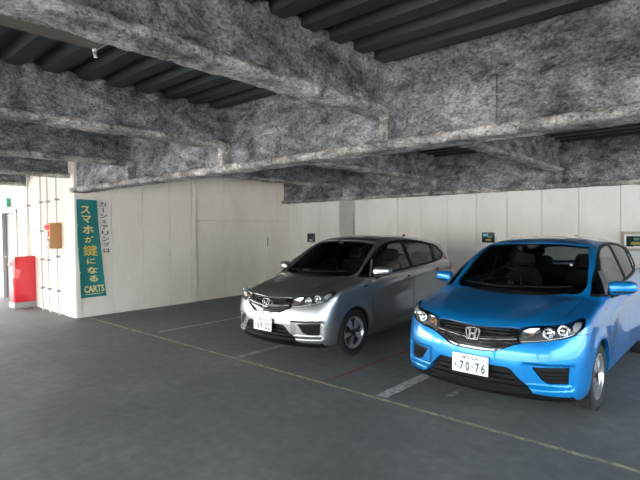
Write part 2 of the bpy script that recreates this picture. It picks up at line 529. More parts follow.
wl = link('wall_left', box_mesh(XW - 0.5, XW - 0.065, YE + 0.06, 9.4, 0, ZD, name='wall_left'), M['joint'])
tag(wl, kind='structure')
G = 0.003
for a, b in ((3.60, 4.27), (4.27, 4.92), (4.92, 5.54), (5.54, 6.07), (6.07, 6.19)):
    panel(wl, XW - 0.065, XW, a + G, b - G, 0.0, ZD, M['wall'])
for a, b in ((6.19, 7.02), (7.02, 7.94), (7.94, 8.75), (8.75, 9.22)):
    panel(wl, XW - 0.10, XW - 0.055, a + G, b - G, 1.83 + G, ZD, M['wall'])
for a, b in ((6.19, 7.02), (7.02, 8.33), (8.33, 9.22)):
    panel(wl, XW - 0.10, XW - 0.055, a + G, b - G, 0.0, 1.83 - G, M['wall'])
link('corner_post', box_mesh(XW - 0.50, XW + 0.008, YE - 0.025, YE + 0.10, 0, ZD, 0.012, 2, name='corner_post'), M['wall'], wl)
link('latch', box_mesh(XW - 0.056, XW - 0.03, 8.36, 8.39, 1.18, 1.42, 0.006, name='latch'), M['pipe_grey'], wl)

wb = link('wall_back', box_mesh(XW - 0.3, X1, Y1 + 0.05, 9.40, 0, ZD, name='wall_back'), M['joint'])
tag(wb, kind='structure')
jx = [-9.28, -8.83, -8.21, -7.45, -7.05, -6.46, -5.85, -5.23, -4.63, -4.01, -3.40, -2.77, -2.16, -1.54]
while jx[-1] < X1 - 0.80: jx.append(jx[-1] + 0.615)
for a, b in zip(jx[:-1], jx[1:]):
    panel(wb, a + G, b - G, Y1, Y1 + 0.05, 0.0, ZD, M['wall_grey'])
link('pilaster', box_mesh(-7.46, -7.06, Y1 - 0.10, Y1 + 0.02, 0, 2.32, 0.012, name='pilaster'), M['column'], wb)

we = link('wall_entrance', box_mesh(X0, -13.60, YE + 0.05, YE + 0.20, 0, ZD, name='wall_entrance'), M['joint'])
tag(we, kind='structure')
link('wall_core', box_mesh(-12.50, XW - 0.2, YE + 0.05, YE + 0.20, 0, ZD, name='wall_core'), M['joint'], we)
link('lintel', box_mesh(-13.60, -12.50, YE + 0.001, YE + 0.20, 2.12, ZD, name='lintel'), M['wall'], we)
for a, b in ((X0, -16.4), (-16.4, -15.4), (-15.4, -14.5), (-14.5, -13.60), (-12.50, -11.9), (-11.9, -11.0), (-11.0, -10.35), (-10.35, -9.72)):
    panel(we, a + G, b - G, YE, YE + 0.05, 0.0, ZD, M['wall'])

# ---- the door in the entrance wall
door = empty('door_1', (-13.05, YE, 0)); tag(door, kind='structure')
bm = bmesh.new()
for x0, x1, z0, z1 in ((-0.55, -0.50, 0, 2.12), (0.50, 0.55, 0, 2.12), (-0.55, 0.55, 2.06, 2.12)):
    add_box(bm, x0, x1, -0.03, 0.14, z0, z1, 0.004)
link('door_frame', mesh_bm(bm, 'door_frame'), M['frame_grey'], door)
leaf = link('door_leaf', box_mesh(-0.495, 0.495, 0.05, 0.09, 0.01, 2.055, 0.004, name='door_leaf'), M['steel_grey'], door)
link('door_handle', tube_mesh([(-0.40, 0.05, 1.0), (-0.40, -0.01, 1.0), (-0.28, -0.01, 1.0)], 0.010, 8, 'door_handle'), M['chrome'], leaf)
link('vision_pane', box_mesh(-0.10, 0.36, 0.044, 0.052, 0.25, 1.90, 0.003, name='vision_pane'), M['door_pane'], leaf)

# ------------------------------------------------------------------ things on the walls
sg = empty('exit_sign', (-13.10, YE, 2.29))
link('housing', box_mesh(-0.16, 0.16, -0.09, 0.0, -0.11, 0.11, 0.008, name='housing'), M['white_paint'], sg)
link('lit_face', box_mesh(-0.145, 0.145, -0.095, -0.088, -0.095, 0.095, 0.002, name='lit_face'), M['exit_green'], sg)
link('lit_face', box_mesh(0.158, 0.165, -0.08, -0.01, -0.095, 0.095, 0.002, name='lit_face'), M['exit_green'], sg)
link('figure_mark', box_mesh(-0.11, 0.0, -0.098, -0.094, -0.06, 0.06, 0.002, name='figure_mark'), M['white_paint'], sg)
tag(sg, 'small green exit sign box above the grey door', 'exit sign')

# red cabinet on a concrete plinth
rc = empty('hydrant_cabinet', (-11.72, 3.40, 0))
body_ = link('cabinet_body', box_mesh(0.02, 0.36, -0.20, 0.195, 0.13, 1.07, 0.012, 2, name='cabinet_body'), M['red_paint'], rc)
link('plinth', box_mesh(0.00, 0.38, -0.22, 0.195, 0.0, 0.13, 0.01, name='plinth'), M['concrete'], rc)
dr = link('cabinet_door', box_mesh(0.05, 0.33, -0.215, -0.201, 0.17, 1.03, 0.006, name='cabinet_door'), M['red_paint'], rc)
link('handle', box_mesh(0.23, 0.29, -0.232, -0.214, 0.50, 0.64, 0.006, name='handle'), M['chrome'], dr)
link('lamp', lathe_mesh([(0.0, -0.055), (0.03, -0.05), (0.045, -0.03), (0.05, 0.0)], 20, 'y', 'lamp'), M['white_paint'], rc, loc=(0.18, -0.214, 0.93))
link('top_lid', box_mesh(0.01, 0.37, -0.215, 0.195, 1.065, 1.085, 0.006, name='top_lid'), M['red_paint'], rc)
tag(rc, 'bright red fire hydrant cabinet on a grey plinth beside the door', 'cabinet')

# tan alarm box
ab = empty('alarm_box', (-10.0, YE, 1.53))
link('box_body', box_mesh(-0.11, 0.11, -0.20, 0.0, -0.25, 0.25, 0.012, 2, name='box_body'), M['brown_box'], ab)
link('face_plate', box_mesh(-0.10, 0.10, -0.208, -0.198, -0.235, 0.235, 0.004, name='face_plate'), M['brown_box'], ab)
link('red_lamp', lathe_mesh([(0.0, -0.07), (0.035, -0.06), (0.055, -0.035), (0.06, 0.0)], 24, 'y', 'red_lamp'), simple('red_lamp', (0.9, 0.03, 0.04), 0.3, emit=(1, 0.05, 0.05), es=0.6), ab, loc=(0.0, -0.207, 0.16))
link('push_button', lathe_mesh([(0.0, -0.02), (0.04, -0.02), (0.055, -0.012), (0.065, 0.0)], 24, 'y', 'push_button'), M['red_paint'], ab, loc=(0.0, -0.207, 0.03))
link('bell', lathe_mesh([(0.0, -0.075), (0.04, -0.07), (0.075, -0.045), (0.085, 0.0)], 28, 'y', 'bell'), M['white_paint'], ab, loc=(0.0, -0.207, -0.13))
tag(ab, 'tan wall box with red lamp and white bell among the pipes', 'alarm box')

def conduit(x, z0, z1, r, mat, label, kink=None, n_clip=5):
    o = empty('wall_pipe', (x, YE, z0))
    y = -0.05
    pts = [(0, y, 0)]
    if kink: pts = [(0.10, y - 0.02, 0), (0.10, y - 0.02, 0.06), (0.06, y - 0.01, 0.14), (0.0, y, 0.24)]
    pts += [(0, y, (z1 - z0) * t) for t in (0.35, 0.7, 1.0)]
    link('pipe', tube_mesh(pts, r, 10, 'pipe'), mat, o)
    for k in range(n_clip):
        z = 0.45 + (z1 - z0 - 0.6) * k / max(1, n_clip - 1)
        link('clip', box_mesh(-r - 0.010, r + 0.010, -0.078, 0.0, z - 0.02, z + 0.02, 0.004, name='clip'), M['pipe_grey'], o)
    tag(o, label, 'pipe', 'pipes on the entrance wall')
    return o
conduit(-11.62, 1.72, 2.95, 0.018, M['pipe'], 'thin grey pipe dropping to the white sleeve above the red cabinet', n_clip=2)
conduit(-10.85, 0.0, 2.95, 0.018, M['pipe'], 'wall pipe nearest the red cabinet, running down to the floor', kink=True)
conduit(-10.48, 0.0, 2.95, 0.016, M['pipe'], 'full-height wall pipe just left of the tan alarm box', kink=True)
conduit(-10.0, 0.0, 1.275, 0.016, M['pipe'], 'short wall pipe running from under the tan alarm box to the floor', kink=True, n_clip=2)
conduit(-10.0, 1.785, 2.95, 0.016, M['pipe'], 'wall pipe rising from the top of the tan alarm box', n_clip=2)
slv = empty('pipe_sleeve', (-11.62, YE, 1.085))
link('sleeve_tube', tube_mesh([(0, -0.06, 0), (0, -0.06, 0.3), (0, -0.06, 0.635)], 0.045, 14, 'sleeve_tube'), M['pvc'], slv)
link('collar', lathe_mesh([(0.05, 0.0), (0.056, 0.005), (0.056, 0.035), (0.05, 0.04)], 18, 'z', 'collar'), M['pvc'], slv, loc=(0, -0.06, 0.0))
tag(slv, 'white plastic pipe sleeve standing on the red cabinet', 'pipe')

# ---- hanging banner beside the corner
BX = XW + 0.045
BC = {'tl': (3.60, 2.205), 'tr': (3.975, 2.20), 'br': (4.115, 0.375), 'bl': (3.655, 0.365)}
def ban(u, v, lift=0.0):
    """u 0..1 across, v 0..1 from the top"""
    sag = 0.012 * math.sin(math.pi * v)
    y = (BC['tl'][0] * (1 - u) + BC['tr'][0] * u) * (1 - v) + (BC['bl'][0] * (1 - u) + BC['br'][0] * u) * v
    z = (BC['tl'][1] * (1 - u) + BC['tr'][1] * u) * (1 - v) + (BC['bl'][1] * (1 - u) + BC['br'][1] * u) * v
    x = BX + 0.012 * math.sin(5 * u + 3 * v) * (0.3 + v) + 0.006 * math.sin(11 * v + 2 * u) + lift
    return Vector((x, y - sag, z))
bn = empty('hanging_banner', (BX, 3.82, 0.37))
def rel(v): return v - Vector((BX, 3.82, 0.37))
bm = bmesh.new()
nu, nv = 14, 48
gr = [[[bm.verts.new(rel(ban(i / nu, j / nv, lf))) for i in range(nu + 1)] for j in range(nv + 1)] for lf in (0.0, -0.003)]
for L in (0, 1):
    for j in range(nv):
        for i in range(nu):
            bm.faces.new((gr[L][j][i], gr[L][j][i + 1], gr[L][j + 1][i + 1], gr[L][j + 1][i]))
link('cloth', mesh_bm(bm, 'cloth', True), M['teal'], bn)
def letters(name, s, u, v, w, h, mat, off=0.02, aspect=1.0):
    me = text_mesh(s, 1.0, off, 0, name)
    xs = [q.co.x for q in me.vertices]; ys = [q.co.y for q in me.vertices]
    cx, cy = (min(xs) + max(xs)) / 2, (min(ys) + max(ys)) / 2
    sx = max(max(xs) - min(xs), 1e-4); sy = max(max(ys) - min(ys), 1e-4)
    map_mesh(me, lambda c: rel(ban(u + (c.x - cx) / sx * w, v - (c.y - cy) / sy * h, 0.004)))
    return link(name, me, mat, bn)
chars = [('ス', 0.40, 0.105, 0.46, 0.080), ('マ', 0.44, 0.200, 0.46, 0.075), ('ホ', 0.50, 0.305, 0.50, 0.085), ('が', 0.52, 0.405, 0.42, 0.065),
         ('鍵', 0.52, 0.520, 0.62, 0.110), ('に', 0.52, 0.628, 0.38, 0.058), ('な', 0.54, 0.722, 0.42, 0.070), ('る', 0.56, 0.810, 0.38, 0.062)]
for ch, u, v, w, h in chars:
    letters('letter', ch, u, v, w, h, M['yellow_ink'] if ch == '鍵' else M['cream_ink'], 0.0 if ch == '鍵' else 0.030)
letters('letter', 'CARTS', 0.55, 0.915, 0.80, 0.072, M['cream_ink'], 0.034)
bm = bmesh.new()
q = [bm.verts.new(rel(ban(u, v, 0.004))) for u, v in ((0.18, 0.963), (0.88, 0.963), (0.88, 0.969), (0.18, 0.969))]
bm.faces.new(q)
link('underline', mesh_bm(bm, 'underline'), M['cream_ink'], bn)
for u, v in ((0.02, -0.008), (0.92, -0.008)):
    p_ = rel(ban(u, v))
    link('hanging_tab', box_mesh(p_.x - 0.006, p_.x + 0.006, p_.y - 0.028, p_.y + 0.028, p_.z - 0.02, p_.z + 0.05, 0.003, name='hanging_tab'), M['cloth_white'], bn)
for v in (0.26, 0.50, 0.74):
    p_ = rel(ban(0.0, v))
    link('hanging_tab', box_mesh(p_.x - 0.006, p_.x + 0.006, p_.y - 0.045, p_.y + 0.01, p_.z - 0.018, p_.z + 0.018, 0.003, name='hanging_tab'), M['cloth_white'], bn)
tag(bn, 'teal vertical banner with cream and yellow Japanese lettering on the wall corner', 'banner')

st = empty('slogan_strip', (XW + 0.012, 4.13, 1.15))
SR = Vector((XW + 0.012, 4.13, 1.15))
def strip(u, v, lift=0):
    y = (4.005 + 0.075 * v) * (1 - u) + (4.205 + 0.085 * v) * u
    return Vector((XW + 0.012 + lift, y, 2.22 - 1.06 * v)) - SR
bm = bmesh.new()
for lf in (0.0, -0.004):
    g_ = [[bm.verts.new(strip(i / 4, j / 16, lf)) for i in range(5)] for j in range(17)]
    for j in range(16):
        for i in range(4): bm.faces.new((g_[j][i], g_[j][i + 1], g_[j + 1][i + 1], g_[j + 1][i]))
link('backing', mesh_bm(bm, 'backing', True), M['cloth_white'], st)
for k, ch in enumerate('カーシェアリングは'):
    me = text_mesh(ch if ch != 'ー' else '｜', 1.0, 0.014, 0, 'letter')
    xs = [q.co.x for q in me.vertices]; ys = [q.co.y for q in me.vertices]
    cx, cy = (min(xs) + max(xs)) / 2, (min(ys) + max(ys)) / 2
    sx, sy = max(max(xs) - min(xs), 1e-4), max(max(ys) - min(ys), 1e-4)
    w, h = (0.62, 0.082)
    if ch == 'ー': w, h = 0.10, 0.085
    if ch in 'ェ': w, h = 0.42, 0.055
    vv = 0.085 + k * 0.105
    map_mesh(me, lambda c: strip(0.42 + (c.x - cx) / sx * w, vv - (c.y - cy) / sy * h, 0.003))
    link('letter', me, M['black_ink'], st)
tag(st, 'narrow white strip with black Japanese lettering right of the teal banner', 'sign')

# ---- small framed signs on the back wall
def wall_sign(x, z, w, h, label, style, group='small framed signs on the back wall'):
    o = empty('wall_sign', (x, Y1, z))
    if style == 2:
        link('backing_board', box_mesh(-w / 2 - 0.075, w / 2 + 0.05, -0.016, 0.0, -h / 2 - 0.075, h / 2 + 0.075, 0.004, name='backing_board'), M['sign_tan'], o)
    bm = bmesh.new()
    t = 0.028 if style else 0.016
    for x0, x1, z0, z1 in ((-w / 2 - t, -w / 2, -h / 2 - t, h / 2 + t), (w / 2, w / 2 + t, -h / 2 - t, h / 2 + t), (-w / 2, w / 2, h / 2, h / 2 + t), (-w / 2, w / 2, -h / 2 - t, -h / 2)):
        add_box(bm, x0, x1, -0.045, 0.0, z0, z1, 0.004)
    link('frame', mesh_bm(bm, 'frame'), M['white_paint'] if style else M['steel_grey'], o)
    link('panel', box_mesh(-w / 2, w / 2, -0.034, -0.004, -h / 2, h / 2, name='panel'), M['sign_dark'], o)
    def patch(n, u0, u1, v0, v1, m):
        link(n, box_mesh(-w / 2 + u0 * w, -w / 2 + u1 * w, -0.038, -0.032, -h / 2 + v0 * h, -h / 2 + v1 * h, 0.002, name=n), m, o)
    if style == 0:
        patch('white_mark', 0.28, 0.72, 0.06, 0.30, M['white_paint'])
    elif style == 1:
        patch('cyan_mark', 0.10, 0.50, 0.60, 0.86, M['sign_cyan'])
        patch('grey_mark', 0.45, 0.80, 0.45, 0.66, M['sign_grey'])
        patch('gold_mark', 0.30, 0.70, 0.16, 0.36, M['sign_gold'])
    else:
        patch('grey_mark', 0.30, 0.50, 0.58, 0.85, M['sign_grey'])
        patch('cyan_mark', 0.58, 0.92, 0.45, 0.86, M['sign_cyan'])
        patch('gold_mark', 0.18, 0.62, 0.20, 0.44, M['sign_gold'])
        patch('white_mark', 0.28, 0.60, -0.02, 0.08, M['white_paint'])
    tag(o, label, 'sign', group)
wall_sign(-8.475, 1.385, 0.21, 0.19, 'small dark square sign on the back wall above the silver car windscreen', 0)
wall_sign(-3.75, 1.43, 0.26, 0.20, 'dark green framed sign on the back wall between the two cars', 1)
wall_sign(-1.27, 1.385, 0.36, 0.17, 'wide white-framed green sign on a tan board beyond the blue car', 2)

# ---- beige duct under the deck
du = empty('cable_duct', (-3.56, 1.6, 2.985))
link('channel', box_mesh(-0.095, 0.095, -8.0, 0.0, 0.0, 0.11, 0.008, 2, name='channel'), M['duct'], du)
link('end_cap', box_mesh(-0.10, 0.10, -0.012, 0.006, -0.004, 0.114, 0.004, name='end_cap'), M['duct'], du)
link('end_bracket', tube_mesh([(-0.07, -0.02, 0.01), (-0.07, -0.02, -0.02), (-0.085, -0.01, -0.055)], 0.018, 8, 'end_bracket'), M['pvc'], du)
for y in (-0.4, -2.0, -4.0, -6.0):
    link('hanger', box_mesh(-0.012, 0.012, y - 0.012, y + 0.012, 0.10, 0.20, name='hanger'), M['pipe_grey'], du)
tag(du, 'beige cable duct hanging under the deck between two sprayed beams', 'duct')

# ------------------------------------------------------------------ the cars
# car frame: x runs from the nose to the tail, +y is the driver's (right-hand) side, z up, wheels on z = 0
def _cub(xs,ys):
    xs=np.array(xs,float);ys=np.array(ys,float);n=len(xs);h=np.diff(xs);d=np.diff(ys)/h
    m=np.zeros(n);m[0]=d[0];m[-1]=d[-1]
    for i in range(1,n-1):
        m[i]=0 if d[i-1]*d[i]<=0 else 2*d[i-1]*d[i]/(d[i-1]+d[i])
    def f(x):
        x=np.asarray(x,float);xc=np.clip(x,xs[0],xs[-1]);i=np.clip(np.searchsorted(xs,xc)-1,0,n-2)
        t=(xc-xs[i])/h[i]
        r=(2*t**3-3*t*t+1)*ys[i]+(t**3-2*t*t+t)*h[i]*m[i]+(-2*t**3+3*t*t)*ys[i+1]+(t**3-t*t)*h[i]*m[i+1]
        return r+np.where(x<xs[0],(x-xs[0])*m[0],0)+np.where(x>xs[-1],(x-xs[-1])*m[-1],0)
    return f
hood=_cub([-.1,.06,.10,.20,.40,.65,.85,1.0,1.4,2.2,3.2,3.7,4],[.60,.755,.79,.838,.892,.943,.978,.995,1.01,1.045,1.09,1.11,1.12])
noseprof=_cub([.1,.18,.22,.27,.35,.45,.55,.62,.70,.78,.9],[.10,.06,.03,.008,.0,.0,.008,.022,.048,.085,.16])
rearprof=_cub([.1,.25,.4,.6,.75,.9,1.1,1.2],[.12,.06,.01,0,.03,.05,.07,.09])
sideprof=_cub([.1,.18,.24,.32,.45,.6,.75,.85,.95,1.05,1.15],[-.09,-.055,-.032,-.018,-.008,0,-.0025,-.0075,-.015,-.027,-.08])
widthx=_cub([0,.5,.9,1.6,2.6,3.2,3.6,3.95],[.83,.845,.8475,.842,.842,.846,.842,.81])
roof=_cub([1.0,1.45,1.65,1.85,2.15,2.6,3.1,3.5,3.8],[1.31,1.425,1.468,1.50,1.522,1.518,1.487,1.443,1.40])
crease=_cub([1.2,1.45,2.1,3.2,3.6],[.76,.805,.897,.975,1.0])
def smax(a,b,k):
    h=np.maximum(k-np.abs(a-b),0)/k
    return np.maximum(a,b)+h*h*k*.25
def smin(a,b,k): return -smax(-a,-b,k)
def sst(a,b,x):
    t=np.clip((x-a)/(b-a),0,1);return t*t*(3-2*t)
AX=((.80,.30),(3.33,.30))
def body(P):
    x,y,z=P[...,0],np.abs(P[...,1]),P[...,2]
    plan=.30*y**2+.6*np.minimum(y,1.1)**8
    pocket=.034*sst(.40,.47,y)*(1-sst(.735,.79,y))*sst(.285,.335,z)*(1-sst(.490,.512,z))
    fr=(noseprof(z)+plan+pocket-x)*.85
    ys=widthx(x)+sideprof(z)
    # character crease: panel below the line is tucked in
    zc=crease(x); on=sst(1.25,1.7,x)*(1-sst(3.45,3.8,x))
    ys=ys+on*(.013*np.exp(-((z-zc)/.030)**2)-.026*sst(.0,.22,zc-z)*(1-sst(.28,.52,zc-z)))
    # sill flare
    ys=ys+.010*np.exp(-((z-.27)/.045)**2)*sst(1.1,1.3,x)*(1-sst(2.8,3.0,x))
    for ax,az in AX:
        r=np.hypot(x-ax,z-az); ys=ys+.014*np.exp(-((r-.345)/.06)**2)*sst(.12,.3,z)
    sd=y-ys
    # hood with two raised creases
    hz=hood(x)-.040*(y/.75)**2-.012*sst(.55,.9,y)*(1-sst(.9,1.3,x))
    hz=hz+.010*np.exp(-((y-(.34+.30*np.clip(x,0,1)))/.07)**2)*sst(.1,.3,x)*(1-sst(.8,.95,x))
    tp=(z-hz)*.93
    rr=(x-(3.955-.22*y**2-.55*np.minimum(y,1.1)**8-rearprof(z)))
    bt=.175-z
    f=smax(smax(fr,sd,.06),rr,.10)
    f=smax(f,tp,.05); f=smax(f,bt,.05)
    # greenhouse
    bow=.16*y**2+.08*y**4
    ws=(z-(.985+.685*(x-.94-bow)))*.82
    rf=z-(roof(x)-.03*(y/.55)**2-.03*(y/.55)**6)
    gy=.795-(np.maximum(z,.97)-1.0)*.40-.5*np.maximum(.97-z,0)-.10*np.maximum(z-1.2,0)**2-.07*np.maximum(x-2.3,0)**2*.6+.012*(1-sst(1.3,2.0,x))
    gs=(y-gy)*.92
    tg=(x-(3.70+(1.40-z)*.36-.20*y**2))*.93
    g=smax(smax(ws,rf,.07),tg,.07)
    g=smax(g,gs,.035); g=smax(g,.75-z,.02)
    return smin(f,g,.035)

def sdf_normal(P, e=0.004):
    g = np.stack([body(P + e * np.eye(3)[k]) - body(P - e * np.eye(3)[k]) for k in range(3)], -1)
    return g / np.maximum(np.linalg.norm(g, axis=-1, keepdims=True), 1e-9)

def surf_ray(o, d, t0, t1, n=240):
    """first point where the ray o + t d enters the body"""
    o = np.asarray(o, float); d = np.asarray(d, float)[0]
    for _ in range(3):
        ts = np.linspace(t0, t1, n); v = body(o + d * ts[:, None])
        i = int(np.argmax(v <= 0))
        if v[i] > 0 or i == 0: return np.full((1, 3), np.nan)
        t0, t1 = ts[i - 1], ts[i]; n = 24
    return (o + d * (t0 + t1) / 2)[None]
def front_pt(y, z): return surf_ray(np.array([-.5, y, z]), np.array([[1., 0, 0]]), 0, 2.5)[0]
def side_pt(x, z, s=-1): return surf_ray(np.array([x, s * 1.3, z]), np.array([[0., -s, 0]]), 0, 1.2)[0]
def top_pt(x, y): return surf_ray(np.array([x, y, 1.9]), np.array([[0., 0, -1.]]), 0, 1.8)[0]

def shell_grid():
    XA, XB, ZC = 0.95, 3.10, 0.62
    NV, NF, NC, NR = 264, 104, 96, 44
    th = np.arange(NV) * 2 * np.pi / NV
    rows_o, rows_d = [], []
    for i in range(1, NF):
        a = (i / NF) * np.pi / 2
        rows_o.append((XA, 0, ZC)); rows_d.append(np.stack([np.full(NV, -np.cos(a)), np.sin(a) * np.cos(th), np.sin(a) * np.sin(th)], -1))
    for i in range(NC + 1):
        rows_o.append((XA + (XB - XA) * i / NC, 0, ZC)); rows_d.append(np.stack([np.zeros(NV), np.cos(th), np.sin(th)], -1))
    for i in range(1, NR):
        a = (i / NR) * np.pi / 2
        rows_o.append((XB, 0, ZC)); rows_d.append(np.stack([np.full(NV, np.sin(a)), np.cos(a) * np.cos(th), np.cos(a) * np.sin(th)], -1))
    O = np.array(rows_o)[:, None, :] + np.zeros((1, NV, 1)); D = np.stack(rows_d)
    # outermost crossing: march inwards from outside
    lo = np.full(D.shape[:2], 2.2); hi = np.full(D.shape[:2], np.nan)
    ts = np.linspace(2.2, 0.05, 44); prev = body(O + D * ts[0])
    for a, b in zip(ts[:-1], ts[1:]):
        v = body(O + D * b); hit = np.isnan(hi) & (v <= 0)
        hi = np.where(hit, b, hi); lo = np.where(hit, a, lo)
    for _ in range(18):
        m = (lo + hi) / 2; v = body(O + D * m[..., None]); lo = np.where(v > 0, m, lo); hi = np.where(v > 0, hi, m)
    P = O + D * hi[..., None]
    R = P.shape[0]
    idx = np.arange(R * NV).reshape(R, NV)
    a, b = idx[:-1], idx[1:]
    Q = np.stack([a, np.roll(a, -1, 1), np.roll(b, -1, 1), b], -1).reshape(-1, 4)
    V = P.reshape(-1, 3)
    nose = front_pt(0.0, ZC); tail = surf_ray(np.array([4.5, 0, ZC]), np.array([[-1., 0, 0]]), 0, 2)[0]
    V = np.vstack([V, nose, tail]); n0, n1 = R * NV, R * NV + 1
    faces = [tuple(q) for q in Q.tolist()]
    for k in range(NV):
        faces.append((n0, int(idx[0][(k + 1) % NV]), int(idx[0][k])))
        faces.append((n1, int(idx[-1][k]), int(idx[-1][(k + 1) % NV])))
    return V, faces

# ---- outlines of the parts on the body, in metres
def mir(P): return [(-a, b) for a, b in P]
def smooth_poly(P, n=5):
    """rounded closed outline (Catmull-Rom)"""
    out = []; m = len(P)
    for i in range(m):
        p0, p1, p2, p3 = [np.array(P[(i + k - 1) % m]) for k in range(4)]
        for j in range(n):
            t = j / n
            out.append(tuple(0.5 * (2 * p1 + (p2 - p0) * t + (2 * p0 - 5 * p1 + 4 * p2 - p3) * t * t + (3 * p1 - p0 - 3 * p2 + p3) * t ** 3)))
    return out
def dens(P, step=0.06):
    out = []; m = len(P)
    for i in range(m):
        a, b = np.array(P[i]), np.array(P[(i + 1) % m]); n = max(1, int(np.linalg.norm(b - a) / step))
        out += [tuple(a + (b - a) * k / n) for k in range(n)]
    return out
# (y, z) seen from the front
HEADLIGHT = [(.372, .700), (.376, .768), (.425, .796), (.535, .812), (.650, .822), (.718, .841), (.768, .863), (.797, .852), (.806, .800), (.768, .745), (.690, .715), (.580, .690), (.475, .676), (.400, .664)]
_gh = [(.0, .768), (.10, .772), (.20, .777), (.30, .783), (.374, .780), (.370, .690), (.400, .660), (.340, .640), (.285, .612), (.235, .586), (.185, .572), (.09, .566), (.0, .564)]
GRILLE = _gh + [(-a, b) for a, b in reversed(_gh[1:-1])]
_ih = [(.0, .455), (.30, .455), (.335, .440), (.375, .395), (.485, .285), (.495, .262), (.44, .235), (.0, .225)]
INTAKE = _ih + [(-a, b) for a, b in reversed(_ih[1:-1])]
_lh = [(.0, .2245), (.44, .2345), (.495, .2615), (.58, .250), (.76, .240), (.80, .16), (.0, .12)]
LIP = _lh + [(-a, b) for a, b in reversed(_lh[1:-1])]
FOG = [(.482, .472), (.735, .484), (.728, .350), (.600, .345), (.552, .375)]
_wh = [(.0, 1.004), (.25, 1.000), (.45, .993), (.57, .990), (.632, 1.008), (.655, 1.060), (.648, 1.10), (.605, 1.276), (.566, 1.385), (.535, 1.428), (.30, 1.448), (.0, 1.455)]
SHIELD = _wh + [(-a, b) for a, b in reversed(_wh[1:-1])]
PILLAR = [(.50, .97), (.700, .97), (.700, 1.016), (.678, 1.116), (.668, 1.235), (.627, 1.365), (.590, 1.425), (.56, 1.46), (.50, 1.46)]
_rw = [(.0, 1.365), (.45, 1.345), (.52, 1.30), (.56, 1.10), (.50, 1.04), (.0, 1.02)]
REARWIN = _rw + [(-a, b) for a, b in reversed(_rw[1:-1])]
# (x, y) seen from above
_hd = [(.80, .0), (.82, .17), (.865, .30), (.96, .46), (1.06, .57), (1.10, .655), (.90, .668), (.60, .658), (.35, .640), (.20, .60), (.0, .50)]
HOOD = _hd + [(a, -b) for a, b in reversed(_hd[1:])]
_cw = [(.799, .0), (.819, .17), (.864, .30), (.959, .46), (1.059, .57), (1.099, .66), (1.20, .70), (1.20, .0)]
COWL = _cw + [(a, -b) for a, b in reversed(_cw[1:-1])]
# (x, z) seen from the side
W_Q = [(1.06, 1.004), (1.20, 1.10), (1.315, 1.172), (1.25, 1.085), (1.165, 1.002)]
W_F = [(1.205, 1.003), (1.30, 1.095), (1.392, 1.195), (1.44, 1.230), (1.56, 1.297), (1.68, 1.343), (1.85, 1.390), (2.06, 1.416), (2.27, 1.422), (2.29, 1.050), (1.9, 1.028)]
W_R = [(2.375, 1.055), (2.355, 1.425), (2.60, 1.420), (2.85, 1.400), (3.06, 1.365), (3.15, 1.335), (3.165, 1.27), (3.09, 1.088)]
W_B = [(3.205, 1.105), (3.265, 1.29), (3.29, 1.335), (3.42, 1.310), (3.54, 1.225), (3.555, 1.175), (3.42, 1.125)]
FRAME = [(.99, .985), (1.15, 1.105), (1.33, 1.235), (1.53, 1.325), (1.68, 1.372), (1.85, 1.412), (2.07, 1.440), (2.32, 1.449), (2.62, 1.443), (2.88, 1.422), (3.10, 1.390), (3.30, 1.362), (3.45, 1.322), (3.565, 1.240), (3.590, 1.165), (3.44, 1.105), (3.10, 1.065), (2.60, 1.042), (1.90, 1.008), (1.40, .980)]
D_F = [(1.27, .265), (1.215, .45), (1.20, .70), (1.19, .93), (1.19, .982), (1.40, .981), (1.90, 1.009), (2.325, 1.032), (2.325, 1.02), (2.30, .60), (2.275, .265)]
D_R = [(2.285, .265), (2.31, .60), (2.335, 1.02), (2.335, 1.032), (2.60, 1.043), (3.10, 1.066), (3.17, 1.07), (3.20, .95), (3.16, .82), (3.00, .66), (2.92, .45), (2.87, .265)]
BUMP_F = [(-.3, .05), (.66, .05), (.56, .20), (.485, .42), (.465, .60), (.45, .742), (.20, .742), (-.3, .742)]
BUMP_R = [(3.50, .05), (4.3, .05), (4.3, .74), (3.80, .74), (3.66, .60), (3.62, .40)]
TAIL = [(3.52, .97), (3.66, .91), (4.2, .86), (4.2, 1.10), (3.84, 1.14), (3.62, 1.13), (3.55, 1.06)]
ARCH = [[(ax + .338 * math.cos(t), az + .338 * math.sin(t)) for t in np.linspace(0, 2 * np.pi, 56)[:-1]] for ax, az in AX]

AXES = {'front': (1, 2), 'side': (0, 2), 'top': (0, 1)}
